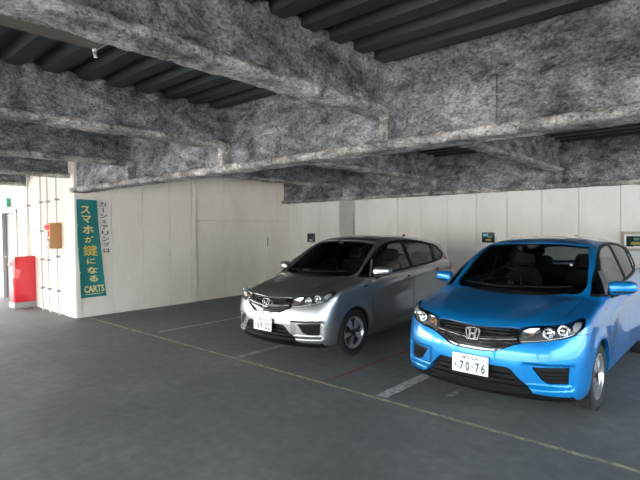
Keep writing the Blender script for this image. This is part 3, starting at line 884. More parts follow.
# name, view, outline, selector on the face centre (x, |y|, z)
CUTS = [
    ('arch', 'side', ARCH[0], lambda c: np.abs(c[:, 1]) > .52),
    ('arch', 'side', ARCH[1], lambda c: np.abs(c[:, 1]) > .52),
    ('headlight', 'front', smooth_poly(HEADLIGHT, 3), lambda c: c[:, 0] < .8),
    ('headlight_r', 'front', smooth_poly(mir(HEADLIGHT), 3), lambda c: c[:, 0] < .8),
    ('grille', 'front', dens(GRILLE), lambda c: c[:, 0] < .4),
    ('intake', 'front', dens(INTAKE), lambda c: c[:, 0] < .5),
    ('lip', 'front', dens(LIP), lambda c: c[:, 0] < .5),
    ('fog', 'front', dens(FOG), lambda c: c[:, 0] < .5),
    ('fog_r', 'front', dens(mir(FOG)), lambda c: c[:, 0] < .5),
    ('windshield', 'front', dens(SHIELD), lambda c: (c[:, 0] > .85) & (c[:, 0] < 2.0)),
    ('pillar', 'front', dens(PILLAR), lambda c: (c[:, 0] > 1.0) & (c[:, 0] < 1.85) & (c[:, 2] > .985)),
    ('pillar', 'front', dens(mir(PILLAR)), lambda c: (c[:, 0] > 1.0) & (c[:, 0] < 1.85) & (c[:, 2] > .985)),
    ('rear_window', 'front', dens(REARWIN), lambda c: c[:, 0] > 3.5),
    ('cowl', 'top', dens(COWL), lambda c: (c[:, 2] > .80) & (c[:, 2] < 1.06)),
    ('hood', 'top', dens(HOOD), lambda c: c[:, 2] > .742),
    ('win_q', 'side', dens(W_Q), lambda c: np.abs(c[:, 1]) > .4),
    ('win_f', 'side', dens(W_F), lambda c: np.abs(c[:, 1]) > .4),
    ('win_r', 'side', dens(W_R), lambda c: np.abs(c[:, 1]) > .4),
    ('win_b', 'side', dens(W_B), lambda c: np.abs(c[:, 1]) > .4),
    ('frame', 'side', dens(smooth_poly(FRAME, 2)), lambda c: np.abs(c[:, 1]) > .5),
    ('tail', 'side', dens(TAIL), lambda c: np.abs(c[:, 1]) > .45),
    ('door_f', 'side', dens(D_F), lambda c: np.abs(c[:, 1]) > .5),
    ('door_r', 'side', dens(D_R), lambda c: np.abs(c[:, 1]) > .5),
    ('bumper_f', 'side', dens(BUMP_F), lambda c: c[:, 0] < .8),
    ('bumper_r', 'side', dens(BUMP_R), lambda c: c[:, 0] > 3.3),
]

def in_poly(P, poly):
    x, y = P[:, 0], P[:, 1]; r = np.zeros(len(P), bool); j = len(poly) - 1
    for i in range(len(poly)):
        xi, yi = poly[i]; xj, yj = poly[j]
        if yi != yj:
            r ^= ((yi > y) != (yj > y)) & (x < (xj - xi) * (y - yi) / (yj - yi) + xi)
        j = i
    return r

class Shell:
    """polygon mesh that can be cut along lines"""
    def __init__(self, V, F):
        self.V = [tuple(v) for v in V.tolist()]; self.F = [list(f) for f in F]
        self.C = [tuple(c) for c in (np.array([np.mean(V[list(f)], 0) for f in F]))]
        self.E = {}
        for i, f in enumerate(self.F): self.reg(i)
    def reg(self, i):
        f = self.F[i]
        for k in range(len(f)):
            a, b = f[k], f[(k + 1) % len(f)]
            self.E.setdefault((a, b) if a < b else (b, a), set()).add(i)
    def unreg(self, i):
        f = self.F[i]
        for k in range(len(f)):
            a, b = f[k], f[(k + 1) % len(f)]
            self.E[(a, b) if a < b else (b, a)].discard(i)
    def cut(self, fs, ia, ib, p, n, eps=2e-5):
        V = self.V; new = []
        dd = {}
        def D(v):
            if v not in dd: dd[v] = (V[v][ia] - p[0]) * n[0] + (V[v][ib] - p[1]) * n[1]
            return dd[v]
        for i in fs:
            f = self.F[i]
            for k in range(len(f)):
                a, b = f[k], f[(k + 1) % len(f)]
                da, db = D(a), D(b)
                if (da > eps and db < -eps) or (da < -eps and db > eps):
                    t = da / (da - db); A, B = V[a], V[b]
                    V.append((A[0] + (B[0] - A[0]) * t, A[1] + (B[1] - A[1]) * t, A[2] + (B[2] - A[2]) * t))
                    m = len(V) - 1; dd[m] = 0.0
                    for j in list(self.E[(a, b) if a < b else (b, a)]):
                        self.unreg(j); g = self.F[j]
                        for q in range(len(g)):
                            if {g[q], g[(q + 1) % len(g)]} == {a, b}:
                                g.insert(q + 1, m); break
                        self.reg(j)
                    f = self.F[i]
        for i in fs:
            f = self.F[i]
            on = [k for k in range(len(f)) if abs(D(f[k])) <= eps]
            if len(on) != 2 or not (any(D(v) > eps for v in f) and any(D(v) < -eps for v in f)): continue
            k0, k1 = on
            g1, g2 = f[k0:k1 + 1], f[k1:] + f[:k0 + 1]
            if len(g1) < 3 or len(g2) < 3: continue
            self.unreg(i)
            self.F[i] = g1; self.reg(i)
            self.F.append(g2); j = len(self.F) - 1; self.reg(j)
            self.C[i] = tuple(np.mean([V[v] for v in g1], 0)); self.C.append(tuple(np.mean([V[v] for v in g2], 0)))
            new.append(j)
        return new

def cut_outline(S, view, poly, sel):
    a, b = AXES[view]
    C = np.array(S.C)
    lo = np.min(poly, 0) - .08; hi = np.max(poly, 0) + .08
    ok = sel(C) & (C[:, a] > lo[0]) & (C[:, a] < hi[0]) & (C[:, b] > lo[1]) & (C[:, b] < hi[1])
    cell = .05
    H = {}
    def put(i):
        c = S.C[i]; H.setdefault((int(c[a] // cell), int(c[b] // cell)), []).append(i)
    for i in np.nonzero(ok)[0].tolist(): put(i)
    m = len(poly)
    for i in range(m):
        p, q = np.array(poly[i]), np.array(poly[(i + 1) % m])
        L = np.linalg.norm(q - p)
        if L < 1e-5: continue
        x0, x1 = min(p[0], q[0]) - .004, max(p[0], q[0]) + .004; y0, y1 = min(p[1], q[1]) - .004, max(p[1], q[1]) + .004
        fs = []
        for ci in range(int((x0 - .05) // cell), int((x1 + .05) // cell) + 1):
            for cj in range(int((y0 - .05) // cell), int((y1 + .05) // cell) + 1):
                for f in H.get((ci, cj), ()):
                    u = [S.V[v][a] for v in S.F[f]]; w = [S.V[v][b] for v in S.F[f]]
                    if max(u) >= x0 and min(u) <= x1 and max(w) >= y0 and min(w) <= y1: fs.append(f)
        if not fs: continue
        for j in S.cut(list(dict.fromkeys(fs)), a, b, p, (-(q - p)[1] / L, (q - p)[0] / L)): put(j)

def body_regions():
    V, F = shell_grid()
    S = Shell(V, F)
    for name, view, poly, sel in CUTS: cut_outline(S, view, poly, sel)
    V = np.array(S.V); F = S.F; C = np.array(S.C)
    reg = np.full(len(F), '', dtype=object)
    for name, view, poly, sel in CUTS:
        a, b = AXES[view]
        hit = (reg == '') & sel(C) & in_poly(C[:, (a, b)], poly)
        reg[hit] = name
    reg[(reg == '') | (reg == 'pillar')] = 'body'
    # left and right copies of the side regions are separate parts
    for i in np.nonzero(np.isin(reg, ['win_q', 'win_f', 'win_r', 'win_b', 'frame', 'tail', 'door_f', 'door_r']))[0]:
        if C[i, 1] > 0: reg[i] = reg[i] + '+'
    return V, F, reg

def region_mesh(name, V, F, pick, push=None, inset=0.0, wall=0.0, flip_check=True, along=0.0):
    """one part of the shell: its faces, pulled in at the gaps and given turned-in edges"""
    fs = [F[i] for i in pick]
    used = sorted({v for f in fs for v in f}); mp = {v: k for k, v in enumerate(used)}
    P = V[used].copy(); Nn = sdf_normal(P)
    fs = [[mp[v] for v in f] for f in fs]
    # orientation after the gradient
    if fs:
        f = fs[len(fs) // 2]; a, b, c = P[f[0]], P[f[1]], P[f[2]]
        if np.dot(np.cross(b - a, c - a), Nn[f[0]]) < 0: fs = [f[::-1] for f in fs]
    ed = {}
    for f in fs:
        for k in range(len(f)):
            ed.setdefault((min(f[k], f[(k + 1) % len(f)]), max(f[k], f[(k + 1) % len(f)])), []).append((f[k], f[(k + 1) % len(f)], f))
    bd = [v[0] for v in ed.values() if len(v) == 1]
    if inset or wall:
        acc = np.zeros_like(P)
        for a, b, f in bd:
            e = P[b] - P[a]; L = np.linalg.norm(e)
            if L < 1e-6: continue
            d = np.cross(Nn[a] + Nn[b], e); d /= max(np.linalg.norm(d), 1e-9)
            acc[a] += d * L; acc[b] += d * L
        nrm = np.linalg.norm(acc, axis=1); bi = nrm > 1e-9
        inn = np.zeros_like(P); inn[bi] = acc[bi] / nrm[bi][:, None]
        P = P + inn * inset
    P = P - Nn * along
    if push is not None: P = P + np.array(push)
    vs_, ns = [P], [Nn]
    if wall:
        bv = sorted({v for a, b, f in bd for v in (a, b)}); bm_ = {v: k for k, v in enumerate(bv)}
        n0 = len(P); W0 = P[bv]; W1 = P[bv] - Nn[bv] * wall
        vs_ += [W0, W1]; ns += [-inn[bv], -inn[bv]]
        k1 = n0 + len(bv)
        for a, b, f in bd:
            fs.append([n0 + bm_[b], n0 + bm_[a], k1 + bm_[a], k1 + bm_[b]])
    VV, NN = np.vstack(vs_), np.vstack(ns)
    me = bpy.data.meshes.new(name)
    me.from_pydata(VV.tolist(), [], fs)
    me.polygons.foreach_set('use_smooth', [True] * len(me.polygons))
    me.update()
    if len(me.vertices) == len(NN):
        NN = NN / np.maximum(np.linalg.norm(NN, axis=1, keepdims=True), 1e-9)
        me.normals_split_custom_set_from_vertices(NN.tolist())
    return me

PARTS = []      # (key, name, mesh, material key, parent key, location, rotation, label)
def part(key, name, me, mat, parent=None, loc=(0, 0, 0), rot=(0, 0, 0), label=None, kind=None):
    PARTS.append((key, name, me, mat, parent, loc, rot, label, kind))
    return key

_V, _F, _reg = body_regions()
def region(name): return np.nonzero(_reg == name)[0]

part('body', 'body_shell', region_mesh('body_shell', _V, _F, region('body'), inset=.0018, wall=.035), 'PAINT')
part('hood', 'hood', region_mesh('hood', _V, _F, region('hood'), inset=.0025, wall=.03), 'PAINT')
part('bumper_f', 'bumper', region_mesh('bumper', _V, _F, region('bumper_f'), inset=.0018, wall=.045), 'PAINT')
part('bumper_r', 'bumper', region_mesh('bumper', _V, _F, region('bumper_r'), inset=.0018, wall=.03), 'PAINT')
for s_, q in ((-1, ''), (1, '+')):
    for d in ('door_f', 'door_r'):
        part(d + q, 'door', region_mesh('door', _V, _F, region(d + q), inset=.0025, wall=.03), 'PAINT')
    part('frame' + q, 'window_frame', region_mesh('window_frame', _V, _F, region('frame' + q), along=.001, wall=.02), 'mesh_black')
    for w, mt in (('win_q', 'glass_side'), ('win_f', 'glass_side'), ('win_r', 'glass_dark'), ('win_b', 'glass_dark')):
        part(w + q, 'side_window', region_mesh('side_window', _V, _F, region(w + q), along=.006), mt)
    part('tail' + q, 'tail_light', region_mesh('tail_light', _V, _F, region('tail' + q), inset=.002, wall=.03), 'red_lens', label='red tail light lens')
part('windshield', 'windshield', region_mesh('windshield', _V, _F, region('windshield'), along=.004), 'glass')
part('rear_window', 'rear_window', region_mesh('rear_window', _V, _F, region('rear_window'), along=.004), 'glass_dark')
part('cowl', 'cowl', region_mesh('cowl', _V, _F, region('cowl'), along=.008), 'black', label='black plastic cowl under the windscreen')
part('lip', 'chin_spoiler', region_mesh('chin_spoiler', _V, _F, region('lip'), push=(.012, 0, 0), wall=.02), 'mesh_black')
part('intake', 'air_intake', region_mesh('air_intake', _V, _F, region('intake'), push=(.042, 0, 0)), 'mesh_black')
part('grille', 'grille', region_mesh('grille', _V, _F, region('grille'), push=(.028, 0, 0)), 'gloss_black')

# intake: slats and dark bar behind the plate
for z in (.30, .345, .39):
    w = .42 - (z - .28) * .9 if z > .30 else .46
    pts = [front_pt(y, z) + np.array([.022, 0, 0]) for y in np.linspace(-w, w, 17)]
    part('slat%d' % int(z * 1000), 'intake_slat', tube_mesh([tuple(p) for p in pts], .009, 8, 'intake_slat', flat=.8), 'mesh_black', 'intake')
# fog bezels with ribs
for q, s_ in (('fog', 1), ('fog_r', -1)):
    rg = np.nonzero((_reg == q) | (_reg == q + '+'))[0]
    part(q, 'fog_bezel', region_mesh('fog_bezel', _V, _F, rg, push=(.020, 0, 0), wall=.0), 'mesh_black', label='black ribbed fog lamp bezel')
    for z in (.375, .405, .435):
        y0, y1 = .50 + (.472 - z) * .5, .728
        pts = [front_pt(s_ * y, z) + np.array([.012, 0, 0]) for y in np.linspace(y0 + .02, y1 - .012, 8)]
        part('%s%d' % (q, int(z * 1000)), 'bezel_rib', tube_mesh([tuple(p) for p in pts], .006, 6, 'bezel_rib'), 'mesh_black', q)

# grille bars
def front_strip(name, ys, zf, h, out, depth, n=8):
    """bar that follows the nose: height h, proud by out"""
    bm = bmesh.new(); rings = []
    for y in ys:
        z = zf(y); p = front_pt(y, z); nn = sdf_normal(p[None])[0]
        nn = Vector((nn[0], nn[1], 0)).normalized()
        c = Vector(p) + nn * out
        hh = h(y) if callable(h) else h
        ring = []
        for k in range(n):
            t = 2 * math.pi * k / n
            ring.append(bm.verts.new(c + Vector((0, 0, 1)) * math.sin(t) * hh / 2 + nn * math.cos(t) * depth))
        rings.append(ring)
    for A, B in zip(rings[:-1], rings[1:]):
        for k in range(n): bm.faces.new((A[k], A[(k + 1) % n], B[(k + 1) % n], B[k]))
    bm.faces.new(rings[0]); bm.faces.new(rings[-1])
    return mesh_bm(bm, name, True, math.radians(60))
YS = np.linspace(-.365, .365, 41)
wing = lambda y: .655 + .035 * (abs(y) / .37) ** 1.5
part('bar', 'grille_bar', front_strip('grille_bar', YS, wing, .045, -.016, .012), 'gloss_black', 'grille')
part('bar2', 'chrome_strip', front_strip('chrome_strip', YS, lambda y: wing(y) + .022, .006, -.008, .006), 'chrome', 'grille', label='thin chrome strip')
part('bar3', 'chrome_strip', front_strip('chrome_strip', YS, lambda y: wing(y) - .001, .005, -.006, .006), 'dark_chrome', 'grille')
part('bar4', 'chrome_strip', front_strip('chrome_strip', YS, lambda y: wing(y) - .022, .006, -.008, .006), 'chrome', 'grille', label='thin chrome strip')
lowz = lambda y: .592 + (0 if abs(y) < .16 else .075 * ((abs(y) - .16) / .2) ** 1.1)
part('bar5', 'chrome_strip', front_strip('chrome_strip', np.linspace(-.33, .33, 37), lowz, .010, -.010, .008), 'dark_chrome', 'grille', label='bright lower grille trim')
part('bar6', 'grille_bar', front_strip('grille_bar', np.linspace(-.30, .30, 31), lambda y: .725, .010, -.020, .006), 'black', 'grille')
part('bar7', 'grille_bar', front_strip('grille_bar', np.linspace(-.30, .30, 31), lambda y: .750, .010, -.020, .006), 'black', 'grille')

# emblem: an H inside a rounded trapezoid, tilted with the nose
def emblem_mesh():
    bm = bmesh.new()
    outer = smooth_poly([(-.060, .050), (.060, .050), (.054, -.030), (.042, -.050), (-.042, -.050), (-.054, -.030)], 6)
    inner = smooth_poly([(-.049, .041), (.049, .041), (.045, -.028), (.034, -.041), (-.034, -.041), (-.045, -.028)], 6)
    def ring(P, x): return [bm.verts.new((x, a, b)) for a, b in P]
    o0, i0, o1, i1 = ring(outer, -.010), ring(inner, -.010), ring(outer, .004), ring(inner, .004)
    m = len(outer)
    for k in range(m):
        j = (k + 1) % m
        bm.faces.new((o0[k], o0[j], i0[j], i0[k])); bm.faces.new((o0[k], o1[k], o1[j], o0[j])); bm.faces.new((i0[k], i0[j], i1[j], i1[k]))
    def prism(P):
        a = [bm.verts.new((-.012, y, z)) for y, z in P]; b = [bm.verts.new((.004, y, z)) for y, z in P]
        bm.faces.new(a); bm.faces.new(b)
        for k in range(len(P)): bm.faces.new((a[k], a[(k + 1) % len(P)], b[(k + 1) % len(P)], b[k]))
    for s in (-1, 1):
        prism([(s * .040, .042), (s * .024, .042), (s * .014, .006), (s * .013, -.006), (s * .018, -.042), (s * .032, -.042), (s * .030, -.004)])
    prism([(-.020, .010), (.020, .010), (.020, -.008), (-.020, -.008)])
    return mesh_bm(bm, 'emblem')
ep = front_pt(0, .690)
part('emblem', 'emblem', emblem_mesh(), 'emblem_chrome', None, (ep[0] - .004, 0, .695), (0, math.radians(16), 0), label='chrome H emblem in the grille')

# headlights
for q, s_ in (('headlight', 1), ('headlight_r', -1)):
    rg = np.nonzero((_reg == q) | (_reg == q + '+'))[0]
    part(q, 'headlight', region_mesh('headlight', _V, _F, rg, along=.040), 'lamp_bucket')
    part(q + 'c', 'lamp_cover', region_mesh('lamp_cover', _V, _F, rg, along=.001), 'lens', q)
    def lamp_at(y, z, back):
        p = front_pt(s_ * y, z); n = sdf_normal(p[None])[0]
        return p, n, Vector(p) - Vector(n) * back
    d0 = Vector((-1, s_ * .15, .05)).normalized()
    rot = d0.to_track_quat('-Y', 'Z').to_euler()
    # projector
    p, n, c = lamp_at(.590, .765, .024)
    part(q + 'p', 'projector_ring', lathe_mesh([(.034, .02), (.047, -.004), (.050, -.012), (.045, -.016), (.036, -.006), (.034, .02)], 32, 'y', 'projector_ring', close=False), 'chrome', q, tuple(c), tuple(rot))
    part(q + 'l', 'projector_lens', lathe_mesh([(.036, .006), (.033, -.008), (.024, -.018), (.012, -.024), (.0, -.026)], 28, 'y', 'projector_lens', close=False), 'lamp_white', q, tuple(c), tuple(rot))
    # high beam
    p, n, c = lamp_at(.690, .788, .020)
    part(q + 'h', 'reflector_bowl', lathe_mesh([(.048, -.012), (.044, -.018), (.040, -.006), (.028, .010), (.010, .016), (.0, .014)], 28, 'y', 'reflector_bowl', close=False), 'lamp_white', q, tuple(c), tuple(rot))
    # turn signal with an amber bulb
    p, n, c = lamp_at(.465, .745, .026)
    bmx = bmesh.new()
    P = [(.395, .715), (.400, .765), (.440, .786), (.520, .796), (.540, .765), (.500, .735), (.455, .708)]
    vv = []
    for y, z in P:
        w = front_pt(s_ * y, z); wn = sdf_normal(w[None])[0]; vv.append(bmx.verts.new(tuple(w - wn * .012)))
    w = front_pt(s_ * .47, .752); wn = sdf_normal(w[None])[0]; ctr = bmx.verts.new(tuple(w - wn * .034))
    for k in range(len(vv)): bmx.faces.new((vv[k], vv[(k + 1) % len(vv)], ctr))
    part(q + 't', 'turn_signal', mesh_bm(bmx, 'turn_signal'), 'lamp_white', q)
    part(q + 'b', 'amber_bulb', lathe_mesh([(.008, .012), (.010, .0), (.007, -.008), (.0, -.011)], 14, 'y', 'amber_bulb', close=False), 'amber', q, tuple(Vector(w - wn * .020)), tuple(rot), label='amber bulb')
    # pale outer corner reflector
    P = [(.742, .842), (.780, .842), (.790, .805), (.768, .768), (.748, .780), (.738, .810)]
    bmx = bmesh.new(); vv = []
    for y, z in P:
        w = front_pt(s_ * y, z); wn = sdf_normal(w[None])[0]; vv.append(bmx.verts.new(tuple(w - wn * .006)))
    w = front_pt(s_ * .765, .808); wn = sdf_normal(w[None])[0]; ctr = bmx.verts.new(tuple(w - wn * .020))
    for k in range(len(vv)): bmx.faces.new((vv[k], vv[(k + 1) % len(vv)], ctr))
    part(q + 'o', 'corner_reflector', mesh_bm(bmx, 'corner_reflector'), 'lamp_pale', q)
    # chrome brow along the bottom of the lamp
    pts = []
    for y, z in [(.40, .676), (.475, .688), (.580, .703), (.690, .728), (.755, .752)]:
        w = front_pt(s_ * y, z); wn = sdf_normal(w[None])[0]; pts.append(tuple(w - wn * .012))
    part(q + 's', 'lamp_trim', tube_mesh(pts, .006, 8, 'lamp_trim'), 'chrome', q)

# licence plate
pl = front_pt(0, .438)
part('plate', 'license_plate', box_mesh(-.006, .006, -.165, .165, -.0825, .0825, .004, 2, name='license_plate'), 'plate', None, (pl[0] - .022, 0, .438), (0, math.radians(2), 0), label='white licence plate with dark green characters')
part('plate_back', 'plate_bracket', box_mesh(0, .05, -.13, .13, -.06, .06, .006, name='plate_bracket'), 'black', None, (pl[0] - .014, 0, .436))

# mirrors
def mirror_mesh(s):
    bm = bmesh.new()
    bmesh.ops.create_uvsphere(bm, u_segments=28, v_segments=18, radius=1.0)
    for v in bm.verts:
        x, y, z = v.co
        f = lambda t, p: math.copysign(abs(t) ** p, t)
        x, y, z = f(x, .75), f(y, .62), f(z, .60)
        if x > .55: x = .55
        yy = y * .118; zz = z * (.066 - .010 * y) + .008 * y
        xx = x * .085 + .030 * y
        v.co = (xx, s * yy, zz)
    return mesh_bm(bm, 'mirror', True, math.radians(40))
for s_, q in ((-1, ''), (1, '+')):
    yc = s_ * .925
    part('mirror' + q, 'door_mirror', mirror_mesh(s_), 'PAINT', None, (1.31, yc, 1.052))
    part('mglass' + q, 'mirror_glass', box_mesh(.0465, .0505, -.085, .085, -.042, .042, .002, name='mirror_glass'), 'mirror_glass', 'mirror' + q, (0, 0, 0), (0, 0, s_ * .27))
    part('msig' + q, 'mirror_trim', tube_mesh([(-.072 + .03 * a + .018 * a * a, s_ * .104 * a, -.036 + .004 * a) for a in np.linspace(-.75, .9, 9)], .014, 8, 'mirror_trim', flat=.8), 'chrome', 'mirror' + q, label='bright strip along the bottom of the mirror')
    part('mstalk' + q, 'mirror_stalk', tube_mesh([(1.325, s_ * .79, .955), (1.325, s_ * .84, .975), (1.32, s_ * .885, 1.0)], [.030, .026, .030], 12, 'mirror_stalk'), 'black')
    # door handles
    for x, d in ((2.12, 'door_f'), (3.02, 'door_r')):
        z = .905 if x < 2.5 else .955
        pts = []
        for k, a in enumerate(np.linspace(-1, 1, 9)):
            w = side_pt(x + a * .085, z + a * .006, s_); pts.append((w[0], w[1] + s_ * .030 * (1 - a ** 6) - s_ * .004, w[2]))
        part('handle' + d + q, 'door_handle', tube_mesh(pts, [.009, .012, .013, .013, .013, .013, .013, .012, .009], 10, 'door_handle', flat=1.1), 'PAINT', d + q)
        w = side_pt(x + .01, z, s_)
        part('cup' + d + q, 'recess_shade', lathe_mesh([(.036, .0), (.031, -.003), (.0, -.004)], 20, 'y', 'recess_shade'), 'mesh_black', d + q, (w[0], w[1] + s_ * .003, w[2]), (0, 0, 0 if s_ < 0 else math.pi))  # black disc on the door paints in the shade behind the handle
    # fender badge
    w = side_pt(1.05, .872, s_)
    part('badge' + q, 'fender_badge', box_mesh(-.045, .045, -.004, .004, -.009, .009, .003, name='fender_badge'), 'dark_chrome', None, (w[0], w[1], w[2]), (0, math.radians(-4), 0))
    # pillar strip between quarter glass and door glass
    pts = [tuple(side_pt(x, z, s_) + np.array([0, s_ * .006, 0])) for x, z in ((1.182, .994), (1.24, 1.055), (1.30, 1.125), (1.36, 1.190))]
    part('pil' + q, 'pillar_strip', tube_mesh(pts, .013, 8, 'pillar_strip'), 'alloy', None)

# wheels
def blade_mesh():
    """five broad blades, each cut on the slant"""
    bm = bmesh.new()
    for k in range(5):
        t = 2 * math.pi * k / 5
        P = [(.045, -.16), (.075, -.34), (.125, -.36), (.182, -.33), (.187, .02), (.182, .22), (.125, .10), (.075, .16), (.048, .20)]
        a = []; b = []
        for r, an in P:
            an2 = an * (1.0) + t; ang = an2
            y = -.012 - .014 * (1 - (r / .19) ** 2) + (.016 if an > .05 and r > .1 else 0)
            a.append(bm.verts.new((r * math.cos(ang), y, r * math.sin(ang)))); b.append(bm.verts.new((r * math.cos(ang), y + .02, r * math.sin(ang))))
        bm.faces.new(a); bm.faces.new(b)
        for i in range(len(P)): bm.faces.new((a[i], a[(i + 1) % len(P)], b[(i + 1) % len(P)], b[i]))
    return mesh_bm(bm, 'wheel_blades')
tire_me = lathe_mesh([(.196, -.072), (.205, -.086), (.235, -.093), (.265, -.091), (.287, -.080), (.297, -.062), (.3005, -.03), (.3005, .03), (.297, .062), (.287, .080), (.265, .091), (.235, .093), (.205, .086), (.196, .072)], 72, 'y', 'tire', close=False)
def groove_mesh():
    bm = bmesh.new()
    for k in range(72):
        t = 2 * math.pi * k / 72
        for s in (-1, 1):
            v = add_box(bm, -.003, .003, s * .066 - .018, s * .066 + .018, .2915, .2995)
            bmesh.ops.rotate(bm, cent=(0, 0, 0), matrix=Matrix.Rotation(t, 3, 'Y'), verts=v)
    return mesh_bm(bm, 'tread')
tread_me = groove_mesh()
rim_me = lathe_mesh([(.200, -.078), (.203, -.084), (.196, -.086), (.188, -.078), (.184, -.05), (.182, .0), (.184, .06), (.200, .078)], 64, 'y', 'rim', close=False)
dish_me = lathe_mesh([(.183, -.045), (.12, -.040), (.06, -.045), (.0, -.048)], 48, 'y', 'wheel_dish', close=False)
hub_me = lathe_mesh([(.040, -.060), (.036, -.072), (.020, -.078), (.0, -.079)], 24, 'y', 'hub_cap', close=False)
blades_me = blade_mesh()
wheel_n = 0
for ax, az in AX:
    for s_ in (-1, 1):
        w = 'wheel%d' % wheel_n; wheel_n += 1
        rot = (0, .35 * wheel_n, 0) if s_ < 0 else (0, .35 * wheel_n, math.pi)
        part(w, 'wheel', tire_me, 'rubber', None, (ax, s_ * .745, .3005), rot)
        part(w + 'g', 'tread', tread_me, 'rubber', w, kind='stuff')
        part(w + 'r', 'rim', rim_me, 'alloy', w)
        part(w + 'd', 'wheel_dish', dish_me, 'wheel_black', w)
        part(w + 'b', 'wheel_blades', blades_me, 'alloy', w, (0, -.050, 0), label='five broad silver wheel blades')
        part(w + 'h', 'hub_cap', hub_me, 'wheel_black', w, (0, -.004, 0))
        # wheel well
        bm = bmesh.new(); nn = 30
        R_ = [[bm.verts.new((ax + .350 * math.cos(t), s_ * y, az + .350 * math.sin(t))) for t in np.linspace(-.35, math.pi + .35, nn)] for y in (.50, .81)]
        for k in range(nn - 1): bm.faces.new((R_[0][k], R_[0][k + 1], R_[1][k + 1], R_[1][k]))
        bm.faces.new(R_[0])
        part(w + 'w', 'wheel_liner', mesh_bm(bm, 'wheel_liner'), 'black')

# wipers, antenna
def surf_path(pts, lift):
    out = []
    for x, y in pts:
        w = top_pt(x, y); n = sdf_normal(w[None])[0]; out.append(tuple(w + n * lift))
    return out
part('wiper1', 'wiper', tube_mesh(surf_path([(1.06, .52), (1.00, .32), (.975, .12), (.985, -.10)], .016), .007, 8, 'wiper'), 'mesh_black')
part('wiper2', 'wiper', tube_mesh(surf_path([(1.00, -.12), (1.01, -.28), (1.05, -.45), (1.08, -.54)], .016), .007, 8, 'wiper'), 'mesh_black')
bm = bmesh.new()
P = [(-.09, 0), (-.05, .022), (.0, .046), (.045, .062), (.062, .055), (.06, 0)]
a = [bm.verts.new((x, -.012, z)) for x, z in P]; b = [bm.verts.new((x, .012, z)) for x, z in P]
bm.faces.new(a); bm.faces.new(b)
for k in range(len(P)): bm.faces.new((a[k], a[(k + 1) % len(P)], b[(k + 1) % len(P)], b[k]))
bmesh.ops.bevel(bm, geom=bm.edges[:], offset=.004, segments=2, affect='EDGES')
w = top_pt(3.35, 0)
part('antenna', 'antenna_fin', mesh_bm(bm, 'antenna_fin', True, .6), 'black', None, (w[0], 0, w[2] - .004))

# cabin
def rounded(sx, sy, sz, p=.5, taper=0.0, name='cushion'):
    bm = bmesh.new()
    bmesh.ops.create_uvsphere(bm, u_segments=20, v_segments=14, radius=1.0)
    f = lambda t, q: math.copysign(abs(t) ** q, t)
    for v in bm.verts:
        x, y, z = f(v.co.x, p), f(v.co.y, p), f(v.co.z, p)
        v.co = (x * sx, y * sy * (1 - taper * z), z * sz)
    return mesh_bm(bm, name, True)
dash = bmesh.new()
prof = [(1.06, .62), (1.06, .955), (1.20, .985), (1.50, .985), (1.60, .96), (1.64, .86), (1.58, .62)]
va = [dash.verts.new((x, -.70 if x > 1.3 else -.60, z)) for x, z in prof]; vb = [dash.verts.new((x, .70 if x > 1.3 else .60, z)) for x, z in prof]
dash.faces.new(va); dash.faces.new(vb)
for k in range(len(prof)): dash.faces.new((va[k], va[(k + 1) % len(prof)], vb[(k + 1) % len(prof)], vb[k]))
bmesh.ops.bevel(dash, geom=dash.edges[:], offset=.02, segments=2, affect='EDGES')
part('dash', 'dashboard', mesh_bm(dash, 'dashboard', True, .7), 'cabin')
part('hoodlet', 'instrument_hood', rounded(.10, .17, .05, .6, name='instrument_hood'), 'cabin', 'dash', (1.52, .36, .985))
part('tub', 'cabin_floor', box_mesh(.95, 3.60, -.66, .66, .20, .30, .02, name='cabin_floor'), 'cabin')
part('trimL', 'door_lining', box_mesh(1.30, 3.30, -.735, -.715, .30, .985, .01, name='door_lining'), 'cabin')
part('trimR', 'door_lining', box_mesh(1.30, 3.30, .715, .735, .30, .985, .01, name='door_lining'), 'cabin')
ring = [(.185 * math.cos(t), .185 * math.sin(t), 0) for t in np.linspace(0, 2 * math.pi, 40)[:-1]]
part('steer', 'steering_wheel', tube_mesh(ring, .016, 10, 'steering_wheel', closed=True), 'cabin', None, (1.70, .36, .985), (0, math.radians(-66), 0))
part('steer_hub', 'steering_hub', rounded(.055, .075, .025, .6, name='steering_hub'), 'cabin', 'steer')
part('spoke1', 'steering_spoke', box_mesh(-.014, .014, -.18, .18, -.008, .008, .004, name='steering_spoke'), 'cabin', 'steer')
part('column_', 'steering_column', tube_mesh([(1.56, .36, .92), (1.69, .36, .975)], .045, 12, 'steering_column'), 'cabin')
seat_back = rounded(.075, .245, .33, .45, .10, 'seat_back'); seat_pan = rounded(.26, .25, .085, .45, 0, 'seat_cushion'); head_me = rounded(.05, .125, .085, .5, .12, 'headrest')
for y in (-.36, .36):
    k = 'seat%.2f' % y
    part(k, 'seat', seat_back, 'fabric', None, (2.28, y, .80), (0, math.radians(16), 0))
    part(k + 'p', 'seat_cushion', seat_pan, 'fabric', None, (2.00, y, .47), (0, math.radians(-8), 0))
    part(k + 'h', 'headrest', head_me, 'fabric', k, (.0, 0, .44))
    part(k + 's', 'headrest_post', box_mesh(-.008, .008, -.07, .07, .30, .40, .002, name='headrest_post'), 'dark_chrome', k)
part('bench', 'rear_seat', rounded(.09, .62, .32, .4, .04, 'rear_seat'), 'fabric', None, (3.12, 0, .80), (0, math.radians(20), 0))
part('benchp', 'seat_cushion', rounded(.26, .62, .09, .4, 0, 'seat_cushion'), 'fabric', None, (2.85, 0, .48))
for y in (-.38, .38):
    part('bh%.2f' % y, 'headrest', head_me, 'fabric', 'bench', (0, y, .36))
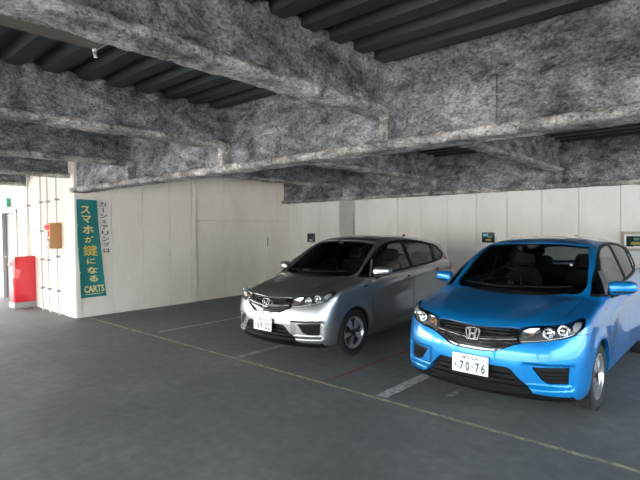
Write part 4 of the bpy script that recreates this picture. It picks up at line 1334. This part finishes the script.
part('rvm', 'rear_view_mirror', rounded(.018, .11, .032, .5, 0, 'rear_view_mirror'), 'gloss_black', None, (1.68, 0, 1.36))
part('sensor', 'sensor_box', rounded(.05, .06, .03, .5, 0, 'sensor_box'), 'black', None, (1.63, 0, 1.41))

def build_car(name, paint, loc, rz, label, region_txt, kana, num, extra):
    root = empty(name, loc, (0, 0, rz))
    tag(root, label, 'car', 'parked hatchbacks')
    made = {}
    for key, nm, me, mk, par, l, r, lab, kd in PARTS:
        mat = M[paint] if mk == 'PAINT' else M[mk]
        o = bpy.data.objects.new(nm, me); col.objects.link(o)
        if len(me.materials) == 0: me.materials.append(None)
        o.material_slots[0].link = 'OBJECT'; o.material_slots[0].material = mat
        o.parent = made[par] if par else root
        o.location = l; o.rotation_euler = r
        if lab: o['label'] = lab
        if kd: o['kind'] = kd
        made[key] = o
    # characters on the plate
    def chars(s, y, z, w, h, off):
        me = text_mesh(s, 1.0, off, 0.0, 'plate_characters')
        xs = [q.co.x for q in me.vertices]; ys = [q.co.y for q in me.vertices]
        cx, cy = (min(xs) + max(xs)) / 2, (min(ys) + max(ys)) / 2
        sx, sy = max(xs) - min(xs), max(ys) - min(ys)
        map_mesh(me, lambda c: Vector((-.0075, -(y + (c.x - cx) / sx * w), z + (c.y - cy) / sy * h)))
        link('plate_characters', me, M['plate_ink'], made['plate'])
    chars(region_txt, 0.0, .052, .150, .038, .018)
    chars(kana, -.124, -.022, .044, .046, .022)
    x = -.075
    widths = {'-': .022}
    tot = .215
    for k, ch in enumerate(num):
        px = -.072 + [0, .053, .098, .143, .194][k]
        chars(ch, px, -.022 if ch != '-' else -.020, .036 if ch != '-' else .018, .082 if ch != '-' else .012, .034)
    for k in extra: k(root, made)
    return root

def silver_extra(root, made):
    # paper card lying on the dashboard behind the windscreen
    link('dash_card', box_mesh(-.05, .05, -.07, .07, 0, .004, name='dash_card'), M['paper'], root, loc=(1.30, .48, .990), rot=(0, -.5, 0))
def blue_extra(root, made):
    w = surf_ray(np.array([.3, -.46, 1.24]), np.array([[1., 0, 0]]), 0, 2.0)[0]
    link('inspection_sticker', box_mesh(.004, .006, -.012, .012, -.012, .012, name='inspection_sticker'), M['paper'], root, loc=tuple(w), rot=(0, math.radians(-35), 0))

# x of the car frame -> world +Y : rotate by +90 degrees
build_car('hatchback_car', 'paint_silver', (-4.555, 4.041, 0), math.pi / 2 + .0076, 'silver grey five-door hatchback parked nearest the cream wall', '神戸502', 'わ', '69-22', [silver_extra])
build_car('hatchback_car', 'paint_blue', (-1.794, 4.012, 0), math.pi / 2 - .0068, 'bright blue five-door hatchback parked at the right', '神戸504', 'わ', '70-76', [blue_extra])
